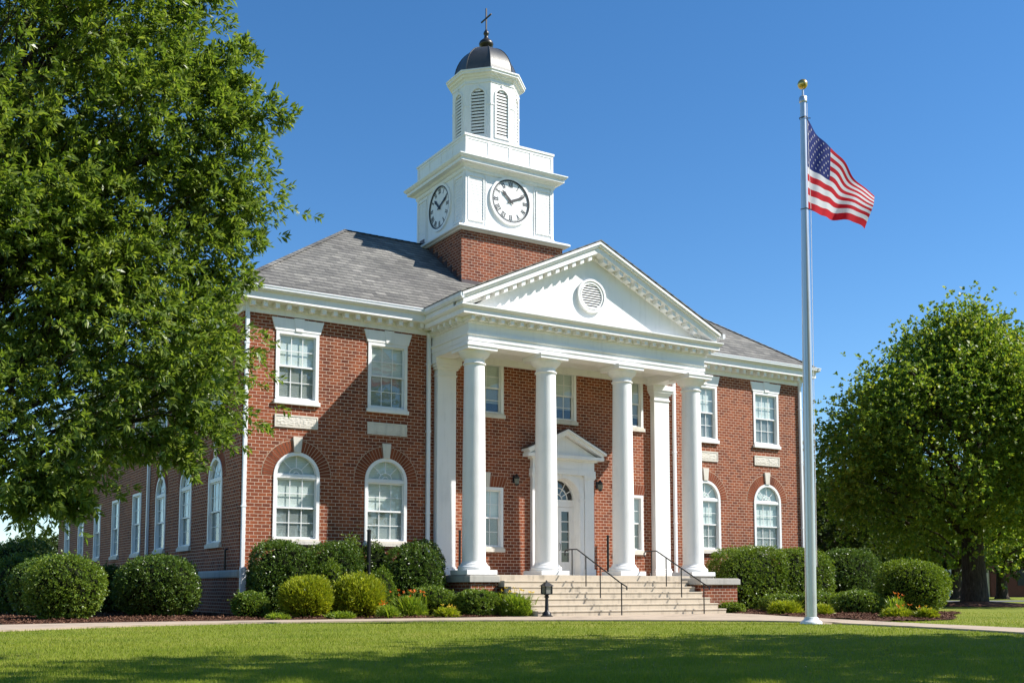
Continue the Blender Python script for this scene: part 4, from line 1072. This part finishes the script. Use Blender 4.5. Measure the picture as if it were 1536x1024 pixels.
# ------------------------------------------------------------------ flagpole and flag
fx, fy = 10.91, -14.64; rt = Vector((.852, -.524, 0)); fwd = Vector((.524, .852, 0))
fp = thing('flagpole', (fx, fy, ZG), 'tall silver flagpole with a gold ball standing on the lawn', 'flagpole')
tl = .13   # the pole leans very slightly to the right
pp = lambda z: Vector((fx, fy, z)) + rt * (tl * (z - ZG) / 14.6)
b = MB(); b.tube([tuple(pp(z)) for z in (ZG, 1, 3, 5, 8, 11, 14.3)], [.150, .147, .142, .135, .12, .10, .078], 24); b.build('pole', M['pole'], fp, smooth=40)
b = MB(); b.lathe([(.29, ZG), (.29, ZG + .03), (.26, ZG + .07), (.20, ZG + .11), (.18, ZG + .17), (.152, ZG + .18)], fx, fy, 28); b.build('base_collar', M['metal_white'], fp, smooth=40)
b = MB(); t = pp(14.3); b.lathe([(.085, 14.22), (.11, 14.24), (.11, 14.36), (.085, 14.4), (.03, 14.42), (.028, 14.62)], t.x, t.y, 20); b.build('truck', M['pole'], fp, smooth=40)
b = MB(); b.lathe([(.14 * math.sin(PI * i / 14) + 1e-4, 14.75 - .14 * math.cos(PI * i / 14)) for i in range(15)], t.x, t.y, 24, False); b.build('ball', M['gold'], fp, smooth=60)
b = MB(); b.tube([tuple(pp(z) + rt * (.165 - .004 * z)) for z in (14.2, 13.9)] + [tuple(pp(z) + rt * .17) for z in (11.2, 8, 4, 1.4)], .008, 6); b.build('halyard', M['fwhite'], fp)
for z in (13.78, 11.18):
    b = MB(); p = pp(z); n = 20; b.tube([(p.x + .105 * math.cos(2 * PI * i / n), p.y + .105 * math.sin(2 * PI * i / n), z + .01 * math.sin(i)) for i in range(n + 1)], .011, 6); b.tube([tuple(p + rt * .12), tuple(p + rt * .20)], .012, 6); b.build('snap_ring', M['bronze'], fp)
def bez(p, t):
    p = [np.array(q, float) for q in p]
    while len(p) > 1: p = [a * (1 - t) + c * t for a, c in zip(p, p[1:])]
    return p[0]
def flag_pt(u, v):
    top = bez([(.22, 13.80), (.62, 13.10), (1.35, 12.30), (2.10, 11.56)], u); bot = bez([(.19, 11.22), (.60, 10.82), (1.15, 11.02), (1.79, 10.55)], u)
    t = v ** (1 - .36 * u); q = top * t + bot * (1 - t) + np.array([.30, .42]) * u
    # folds run from the upper hoist towards the lower fly
    ph = 9.5 * u + 3.4 * (1 - v); amp = .17 * min(1, u * 2.2)
    off = amp * math.sin(ph) + .05 * math.sin(2.3 * ph + 1 + 3 * v) * min(1, u * 3)
    sag = .055 * math.sin(ph * 1.0 + .6) * u
    p = pp(11.2) * 0 + Vector((fx, fy, 0)) + rt * float(q[0]) + fwd * (off + 1.05 * u)
    p.z = float(q[1]) + sag * .6; return p
def flag():
    b = MB(); nu, nv = 50, 39
    for j in range(nv + 1):
        for i in range(nu + 1): b.v.append(tuple(flag_pt(i / nu, j / nv)))
    for j in range(nv):
        for i in range(nu):
            a = j * (nu + 1) + i; b.f.append([a, a + 1, a + nu + 2, a + nu + 1])
            s = j // 3
            b.mi.append(2 if (i < 20 and s >= 6) else (0 if s % 2 == 0 else 1))
    o = b.build('flag', [M['red'], M['fwhite'], M['blue']], smooth=80)
    base = flag_pt(0, 0); rebase(o, tuple(base)); tag(o, 'american flag with stars and stripes flying from the silver pole', 'flag')
    s = MB()
    v0 = 6 / 13
    for r in range(9):
        for c in range(6 if r % 2 == 0 else 5):
            cu = .4 * ((1 + 2 * c + (r % 2)) / 12); cv = 1 - (1 - v0) * ((r + 1) / 10)
            pts = []
            for k in range(10):
                rr = (.022 if k % 2 == 0 else .009); a = PI / 2 + k * PI / 5
                pts.append((cu + rr * .56 * math.cos(a), cv + rr * 1.0 * math.sin(a) * .95))
            for sd in (-.006, .006):
                P = [flag_pt(*p) + fwd * sd for p in pts] + [flag_pt(cu, cv) + fwd * sd]
                s.add([tuple(p) for p in P], [(k, (k + 1) % 10, 10) for k in range(10)])
    s.build('stars', M['fwhite'], o)
flag()
# small concrete pad beside the pole
b = MB(); b.box(fx + .1, fy - .25, ZG - .1, fx + .9, fy + .35, ZG + .03); kind(b.build('concrete_pad', M['walk']), 'structure')

# ------------------------------------------------------------------ shrubs and flowers
GA = 'clipped shrubs around the courthouse'
# left group
shrub(-5.5, -1.2, 2.25, 1.85, 'large round clipped boxwood at the far left of the mulch bed', 'boxleaf', GA, sites=4200, k=5, leaf=.07)
shrub(-5.45, 10.0, 2.9, 2.65, 'tall rounded dark shrub farthest back along the side wall at left', 'darkleaf', GA, sites=3000, leaf=.08, lw=.04)
shrub(-5.5, 6.5, 2.5, 2.15, 'rounded dark shrub second from the back of the left row', 'darkleaf', GA, sites=3000, leaf=.08, lw=.04)
shrub(-5.55, 3.0, 2.1, 1.85, 'rounded dark shrub just behind the large boxwood at far left', 'darkleaf', GA, sites=2800, leaf=.075, lw=.038)
shrub(-2.30, 1.0, 2.75, 2.02, 'large round glossy shrub by the shaded side wall corner', 'darkleaf', GA, sites=5000, leaf=.075, lw=.036)
shrub(-2.9, 6.0, 1.7, 1.75, 'shaded shrub against the side wall between two round ones', 'darkleaf', GA, sites=2000, leaf=.08, lw=.04)
shrub(-.30, -2.2, 1.15, .82, 'small low round shrub at the front left corner of the building', 'boxleaf', GA, sites=1500)
shrub(1.12, -1.25, 2.25, 2.42, 'big dark green block of hedge under the first arched window', 'darkleaf', GA, p=3.4, sites=5200, leaf=.07, depth=1.7)
shrub(2.80, -1.15, 2.0, 2.40, 'dark hedge block joined to the right of the first window hedge', 'darkleaf', GA, p=3.0, sites=4200, leaf=.07, depth=1.6)
shrub(2.30, -2.35, .80, 1.85, 'upright bright green young shrub in front of the dark hedge', 'limeleaf', GA, p=2.0, sites=900, spiky=.6, rough=.12, core=.7)
shrub(1.10, -3.4, 1.62, 1.26, 'left one of the two rounded golden shrubs', 'goldleaf', GA, sites=4600, spiky=1.0, leaf=.10, lw=.020, stem=.15, rough=.08, core=.78)
shrub(2.84, -3.4, 1.60, 1.32, 'right one of the two rounded golden shrubs', 'goldleaf', GA, sites=4600, spiky=1.0, leaf=.10, lw=.020, stem=.15, rough=.08, core=.78)
shrub(3.70, -.75, .90, 2.80, 'thin leggy green shrub rising behind the dark post', 'boxleaf', GA, p=2.0, sites=800, spiky=.4, rough=.2, core=.55, leaf=.08)
shrub(4.60, -.75, 1.3, 2.42, 'dark shaded shrub below the second arched window', 'darkleaf', GA, sites=1800, rough=.08)
shrub(5.62, -1.65, 2.2, 2.42, 'big round dark green shrub beside the left portico pier', 'darkleaf', GA, p=2.7, sites=4800, leaf=.07, depth=1.9)
shrub(3.95, -2.5, 1.05, 1.50, 'loose mid green shrub behind the right golden shrub', 'boxleaf', GA, p=2.0, sites=1300, rough=.12, spiky=.3)
shrub(5.54, -3.1, 1.70, .98, 'low spreading green shrub in front of the big round dark shrub', 'boxleaf', GA, sites=1900, spiky=.3)
shrub(6.76, -4.15, 1.45, .87, 'low round green shrub in front of the left stone pier', 'boxleaf', GA, sites=1800)
blades(4.41, -3.9, 1.2, .74, 'orange daylilies blooming between golden shrub and low green shrubs', flowers='orange', n=260, nf=13)
blades(3.32, -4.5, .75, .44, 'small clump of strap leaves with orange buds at foot of golden shrub', flowers='orange', n=120, nf=4)
blades(5.13, -4.95, .85, .36, 'low yellow tipped lily clump at the walk edge left of steps', 'goldleaf', 'yellow', n=130, nf=6)
blades(7.75, -4.9, 1.3, .82, 'bushy daylily clump with yellow buds beside the path lamp', 'lilyleaf', 'yellow', n=300, nf=12)
blades(-.15, -4.35, .7, .18, 'small tuft of groundcover on the mulch left of the golden shrubs', 'lilyleaf', None, n=70, name='groundcover', category='plant')
blades(1.72, -4.6, 1.0, .20, 'low groundcover on the mulch in front of the golden shrubs', 'lilyleaf', None, n=110, name='groundcover', category='plant')
# right group
shrub(21.05, -1.8, 3.6, 2.62, 'large hedge block right of the steps, nearest the portico', 'boxleaf', GA, p=3.6, sites=6200, leaf=.08, depth=1.9)
shrub(24.1, -1.75, 3.2, 2.60, 'large hedge block behind the flagpole', 'boxleaf', GA, p=3.4, sites=5000, leaf=.08, depth=1.9)
shrub(27.3, -1.65, 3.1, 2.66, 'large hedge block at the right end of the front wall', 'darkleaf', GA, p=3.0, sites=5000, leaf=.08, depth=2.0)
shrub(22.3, -9.0, 2.45, 1.92, 'bright green clipped ball shrub at the right end of the bed', 'limeleaf', GA, p=2.3, sites=5200, leaf=.07)
shrub(19.76, -5.0, 1.8, .70, 'low dark green shrub at the left end of the right bed', 'boxleaf', GA, sites=1500, p=2.6)
shrub(20.4, -6.1, 1.5, .76, 'low green shrub just behind the flagpole base', 'boxleaf', GA, sites=1500, p=2.6)
shrub(20.35, -8.1, 1.75, .82, 'low wide green shrub between flagpole and ball shrub', 'boxleaf', GA, sites=1900, p=2.6)
shrub(21.4, -8.0, .95, .78, 'small dark shrub tucked left of the ball shrub', 'darkleaf', GA, sites=900)
blades(17.3, -7.5, 1.35, .55, 'yellow green strap leaved clump beside the walk right of steps', 'goldleaf', None, n=260, name='yellow_grass', category='plant')
blades(18.0, -8.5, .9, .42, 'smaller yellow green clump right against the flagpole base', 'goldleaf', None, n=150, name='yellow_grass', category='plant')
blades(17.0, -12.5, 1.05, .34, 'low yellow green clump with orange buds left of the bed end', 'goldleaf', 'orange', n=170, nf=5)
blades(17.5, -13.2, .75, .32, 'last low yellow green clump at the tip of the bed', 'goldleaf', 'yellow', n=120, nf=3)
blades(18.3, -11.4, .8, .72, 'tall orange lily stems beside the ball shrub', 'lilyleaf', 'orange', n=60, nf=4)
shrub(16.95, -5.2, .9, .40, 'small green plant at the foot of the right brick pier', 'limeleaf', GA, sites=500)

# ------------------------------------------------------------------ trees
def limb(b, p0, p1, r0, r1, rng, n=6, sag=0.0, wob=.06):
    p0, p1 = np.array(p0, float), np.array(p1, float); L = np.linalg.norm(p1 - p0); pts = []; rs = []
    for i in range(n + 1):
        t = i / n; q = p0 * (1 - t) + p1 * t + np.array([0, 0, sag * L * math.sin(PI * t)])
        if 0 < i < n: q = q + rng.normal(size=3) * wob * L * .35
        pts.append(tuple(q)); rs.append(r0 * (1 - t) + r1 * t)
    b.tube(pts, rs, 8 if r0 > .05 else 5); return pts

def oak():
    rng = np.random.default_rng(11)
    base = (-11.2, -16.6, ZG)
    root = thing('oak_tree', base, 'big leafy oak in the left foreground with branches reaching over the courthouse corner', 'tree')
    b = MB(); tp = [(-11.2, -16.6, ZG - .1), (-11.25, -16.6, .4), (-11.2, -16.65, 1.6), (-11.0, -16.8, 3.6), (-10.7, -17.0, 6.0), (-10.5, -17.1, 8.5), (-10.3, -17.2, 11)]
    b.tube(tp, [.55, .42, .36, .32, .24, .16, .06], 14)
    # lobes of the crown: centre, radii
    lobes = [((-9.4, -17.9, 8.6), (2.4, 2.3, 2.4)), ((-7.9, -18.5, 9.6), (1.25, 1.5, 1.6)), ((-7.35, -19.05, 7.75), (1.25, 1.2, 1.25)), ((-7.45, -18.95, 6.0), (1.35, 1.2, 1.0)),
             ((-7.75, -19.55, 4.3), (1.2, 1.1, .9)), ((-7.35, -19.8, 3.3), (.85, .8, .5)), ((-9.0, -19.3, 3.0), (1.3, 1.1, .75)), ((-9.4, -18.2, 5.3), (1.7, 1.7, 1.5)),
             ((-11.6, -16.6, 5.4), (2.3, 2.3, 2.0)), ((-11.8, -15.8, 9.0), (2.6, 2.4, 2.4)), ((-10.3, -17.0, 11.3), (2.5, 2.3, 1.6)), ((-12.8, -17.6, 3.6), (1.5, 1.5, .9)), ((-8.75, -19.5, 2.35), (.42, .42, .42)), ((-10.2, -19.4, 6.4), (1.6, 1.2, 1.8)), ((-8.65, -18.5, 6.4), (1.25, 1.2, 1.15)), ((-7.9, -19.3, 5.2), (.9, .8, .8)), ((-6.5, -19.4, 6.65), (.5, .5, .5)), ((-6.85, -20.0, 4.05), (.42, .45, .6)), ((-6.75, -19.3, 8.0), (.45, .5, .7))]
    P = []; D = []; H = np.array(base) + np.array([.4, -.3, 7.0])
    for c, r in lobes:
        c = np.array(c); r = np.array(r); vol = r.prod() ** (1 / 3)
        ncl = int(24 * vol ** 2) + 9
        d = unit(rng.normal(size=(ncl, 3))); rad = rng.uniform(.35, 1.0, (ncl, 1)) ** .6
        cc = c + d * r * rad
        j = tp[min(5, max(2, int(c[2] / 2.2)))]
        pts = limb(b, j, tuple(c - (c - np.array(j)) * .12), .12 if vol > 1 else .07, .03, rng, 7, -.03)
        for q in cc:
            k = rng.integers(2, len(pts)); q0 = np.array(pts[k])
            if rng.random() < .75: limb(b, q0, q, .022, .006, rng, 4, 0.02)
            m = rng.integers(12, 21)
            oo = rng.normal(size=(m, 3)) * np.array([.30, .30, .17])
            outd = unit(q - H) * .8 + unit(q - c) * .5
            P.append(q + oo); D.append(unit(outd + oo * 1.6 + rng.normal(size=(m, 3)) * .35 + np.array([0, 0, .05])))
    # sprays of twigs that break the outline
    sprays = [((-6.9, -19.2, 7.5), (-5.75, -20.0, 7.85)), ((-7.0, -19.2, 7.0), (-6.15, -19.6, 6.5)), ((-6.9, -19.2, 8.0), (-6.35, -19.4, 8.35)), ((-7.0, -19.0, 6.2), (-6.05, -19.7, 6.0)), ((-7.0, -19.2, 5.4), (-6.15, -19.7, 5.35)),
              ((-7.2, -19.4, 4.2), (-6.45, -19.7, 4.5)), ((-7.2, -19.6, 3.4), (-6.55, -19.95, 3.05)), ((-7.4, -18.7, 9.4), (-6.55, -19.2, 9.9)), ((-7.6, -19.8, 2.9), (-7.0, -20.1, 2.55)), ((-8.7, -19.5, 2.4), (-8.35, -19.6, 1.95)), ((-8.8, -19.5, 2.4), (-8.95, -19.6, 1.9)), ((-7.3, -19.3, 4.9), (-6.5, -19.8, 4.95)), ((-7.0, -19.0, 8.4), (-6.2, -19.5, 8.9))]
    for p0, p1 in sprays:
        pts = limb(b, p0, p1, .024, .007, rng, 12, .05, .03)
        for i, q in enumerate(pts):
            m = 6; P.append(np.array(q) + rng.normal(size=(m, 3)) * .09 * (1.3 - i / 14)); D.append(unit(unit(np.array(p1) - np.array(p0)) * .8 + rng.normal(size=(m, 3)) * .6))
    b.build('trunk', M['bark'], root, smooth=60)
    P = np.concatenate(P); D = np.concatenate(D)
    V, F = leaf_quads(P, D, 17, .105, .032, .22, .60, rng, .45)
    print('oak leaves', len(F))
    np_mesh('crown', V, F, [M['oakleaf']], root)
oak()

def crown_points(rng, c, r, ncl, m, clus, shape=None):
    d = unit(rng.normal(size=(ncl, 3))); rad = rng.uniform(.25, 1.0, (ncl, 1)) ** .45
    q = d * rad
    if shape: q = shape(q)
    q = np.array(c) + q * np.array(r)
    oo = rng.normal(size=(ncl, m, 3)) * np.array(clus)
    D = unit(unit(q - np.array(c) + np.array([0, 0, r[2] * .25]))[:, None, :] * .9 + np.array([0, 0, .5]) + oo * .5 + rng.normal(size=oo.shape) * .4)
    return q, (q[:, None, :] + oo).reshape(-1, 3), D.reshape(-1, 3)

def big_tree(x, y, h, rx, zc0, label, mat, ncl, m, k, leaf, lw, seed, tr, group=None, name='maple_tree', clus=(.5, .5, .75), conical=True):
    rng = np.random.default_rng(seed)
    root = thing(name, (x, y, ZG), label, 'tree', group)
    cz = (zc0 + h) / 2; rz = (h - zc0) / 2
    def shp(q):
        # widest about a third of the way up, tapering towards the top
        t = (q[:, 2] + 1) / 2; s = np.clip(1.10 - .80 * np.clip(t - .22, 0, 1) / .78, .2, 1.15) if conical else np.ones(len(q))
        q = q.copy(); q[:, 0] *= s; q[:, 1] *= s; return q
    cen, P, D = crown_points(rng, (x, y, cz), (rx, rx, rz), ncl, m, clus, shp)
    b = MB(); f = zc0 + .5
    b.tube([(x, y, ZG - .1), (x, y, ZG + .25), (x + .03, y, 1.2), (x, y, f), (x + .1, y, cz), (x, y, h * .86)], [tr * 1.7, tr * 1.15, tr, tr * .85, tr * .5, tr * .12], 12)
    for i in range(11):
        a = i * 2.4 + rng.random(); zz = f - .6 + (cz - f) * rng.random() * 1.1
        p1 = (x + rx * .7 * math.cos(a), y + rx * .7 * math.sin(a), zz + rx * .45)
        pts = limb(b, (x, y, zz), p1, tr * .42, tr * .10, rng, 6, .06, .05)
    for q in cen[:: max(1, ncl // 130)]:
        limb(b, (x + (q[0] - x) * .45, y + (q[1] - y) * .45, q[2] - rz * .18), q, tr * .10, .015, rng, 3)
    b.build('trunk', M['bark'], root, smooth=60)
    V, F = leaf_quads(P, D, k, leaf, lw, leaf * 1.4, .6, rng, .5)
    np_mesh('crown', V, F, [M[mat]], root); return root
def copy_tree(o, loc, rz, sc, label):
    c = o.copy(); C.objects.link(c); c.location = loc; c.rotation_euler = (0, 0, rz); c.scale = (sc, sc, sc); c['label'] = label
    for ch in o.children:
        d = ch.copy(); C.objects.link(d); d.parent = c
    return c

big_tree(39.3, .5, 15.0, 8.6, 2.9, 'large dense maple right of the courthouse with its trunk in a mulch ring', 'mapleleaf', 330, 105, 5, .18, .13, 5, .62, clus=(.55, .55, .85))
b = MB(); n = 40
b.add([(39.3 + rr * math.cos(2 * PI * i / n), .5 + rr * math.sin(2 * PI * i / n), ZG + z) for rr, z in ((3.2, .0), (2.4, .12), (1.0, .22), (.3, .25)) for i in range(n)], [(j * n + i, j * n + (i + 1) % n, (j + 1) * n + (i + 1) % n, (j + 1) * n + i) for j in range(3) for i in range(n)])
kind(b.build('mulch_ring', M['mulch'], smooth=60), 'structure')

# trees on the far side of the lawn
GT = 'trees beyond the lawn'
ft = big_tree(63.4, 19.1, 9.5, 5.0, 1.9, 'leafy tree with forked trunk on the far lawn left of the maple trunk', 'mapleleaf', 170, 14, 7, .30, .21, 21, .38, GT, 'lawn_tree', (.6, .6, .6))
ft2 = big_tree(71, 20.3, 11, 5.6, 2.2, 'leafy tree on the far lawn right of the maple trunk before the brick building', 'farleaf', 170, 14, 7, .32, .23, 22, .42, GT, 'lawn_tree', (.7, .7, .6))
wood = big_tree(47, 17.4, 8.6, 4.3, .5, 'dark bushy tree just behind the right end of the courthouse', 'farleaf', 170, 14, 7, .30, .22, 23, .35, GT, 'distant_tree', (.65, .65, .6), False)
spots = [(61.5, 26.1, 1.15, 'tree behind the left half of the maple crown'), (92, 42.6, 1.5, 'tall background tree farthest behind the maple'), (91.4, 37.1, 1.35, 'background tree above the left end of the brick building'),
         (100, 36.5, 1.4, 'background tree rising behind the brick building roof'), (106, 29, 1.4, 'background tree at the far right edge past the maple'),
         (5.9, 95.5, .70, 'small distant tree on the left horizon beside the end of the side wall'), (2.2, 98, .62, 'lowest of the distant trees on the left horizon'), (-1.5, 96, .72, 'distant tree at the left picture edge above the dark shrubs'), (9.5, 110, .85, 'distant tree mostly hidden by the far end of the side wall')]
for i, (x, y, s, lab) in enumerate(spots): copy_tree(wood, (x, y, ZG), i * 1.3, s, lab)
# low brick building beyond the lawn
nb = thing('brick_building', (97.6, 22, ZG), 'low dark red brick building beyond the lawn behind the maple', 'building')
ca, sa = math.cos(math.radians(-30)), math.sin(math.radians(-30))
Tn = lambda u, d, z: (97.6 + u * ca + d * sa, 22 + u * sa + (-d) * ca, z)
b = MB(Tn); b.box(-16, -9, ZG - .1, 16, 0, 3.6); b.build('wall', M['dark_brick'], nb)
b = MB(Tn); b.box(-16.4, -9.4, 3.6, 16.4, .4, 3.95); b.build('roof', M['flashing'], nb)
for i in range(6):
    u = -12.5 + i * 5; b = MB(Tn); b.box(u - .9, -.02, 1.0, u + .9, .03, 2.6); b.build('window', M['glass' if False else 'backing'], nb)
b = MB(Tn); b.box(-19.5, -3, ZG, -16.02, -.3, 2.6); b.build('side_annex', M['stone'], nb)

# street trees outside the picture on the right that shade the lawn
GS = 'street trees beside the lawn'
st1 = big_tree(12.6, -30.2, 16.2, 5.4, 4.6, 'tall street tree standing to the right of the lawn near the street', 'mapleleaf', 215, 11, 7, .28, .19, 31, .4, GS, 'street_tree', (.55, .55, .5), False)
copy_tree(st1, (17.0, -33.0, ZG), 2.0, .95, 'taller street tree farther right along the street')
copy_tree(st1, (6.0, -35.6, ZG), 4.0, 1.28, 'tallest street tree, nearest to the photographer')

# ------------------------------------------------------------------ light, sky, camera
to_sun = Vector((1.5, -1.0, 1.74)).normalized()
sl = bpy.data.lights.new('sun', 'SUN'); sl.energy = 5.0; sl.angle = math.radians(.5); sl.color = (1.0, .955, .89)
so = bpy.data.objects.new('sun', sl); C.objects.link(so); so.rotation_euler = (-to_sun).to_track_quat('-Z', 'Y').to_euler()
w = bpy.data.worlds.new('World'); S.world = w; w.use_nodes = True
nt = w.node_tree; nt.nodes.clear()
sky = nt.nodes.new('ShaderNodeTexSky'); sky.sky_type = 'NISHITA'; sky.sun_disc = False
sky.sun_elevation = math.asin(to_sun.z); sky.sun_rotation = math.atan2(to_sun.x, to_sun.y)
sky.air_density = 1.0; sky.dust_density = .05; sky.ozone_density = 3.0; sky.altitude = 900
bg = nt.nodes.new('ShaderNodeBackground'); bg.inputs[1].default_value = .105
ow = nt.nodes.new('ShaderNodeOutputWorld'); hs = nt.nodes.new('ShaderNodeHueSaturation'); hs.inputs['Saturation'].default_value = 1.24; nt.links.new(sky.outputs[0], hs.inputs['Color']); nt.links.new(hs.outputs[0], bg.inputs[0]); nt.links.new(bg.outputs[0], ow.inputs[0])

cd = bpy.data.cameras.new('camera'); cam = bpy.data.objects.new('camera', cd); C.objects.link(cam); S.camera = cam
cam.location = (-10.93, -34.97, .85); cam.rotation_euler = (math.radians(90 + 5.137), 0, math.radians(-31.6))
cd.sensor_width = 36; cd.lens = 1613 / 1536 * 36; cd.shift_y = (735 - 512) / 1536; cd.clip_end = 5000; cd.clip_start = .1
S.view_settings.view_transform = 'Standard'; S.view_settings.look = 'None'; S.view_settings.exposure = .74; S.view_settings.gamma = 1
S.render.resolution_x = 1024; S.render.resolution_y = 682
S.cycles.max_bounces = 8; S.cycles.transparent_max_bounces = 16
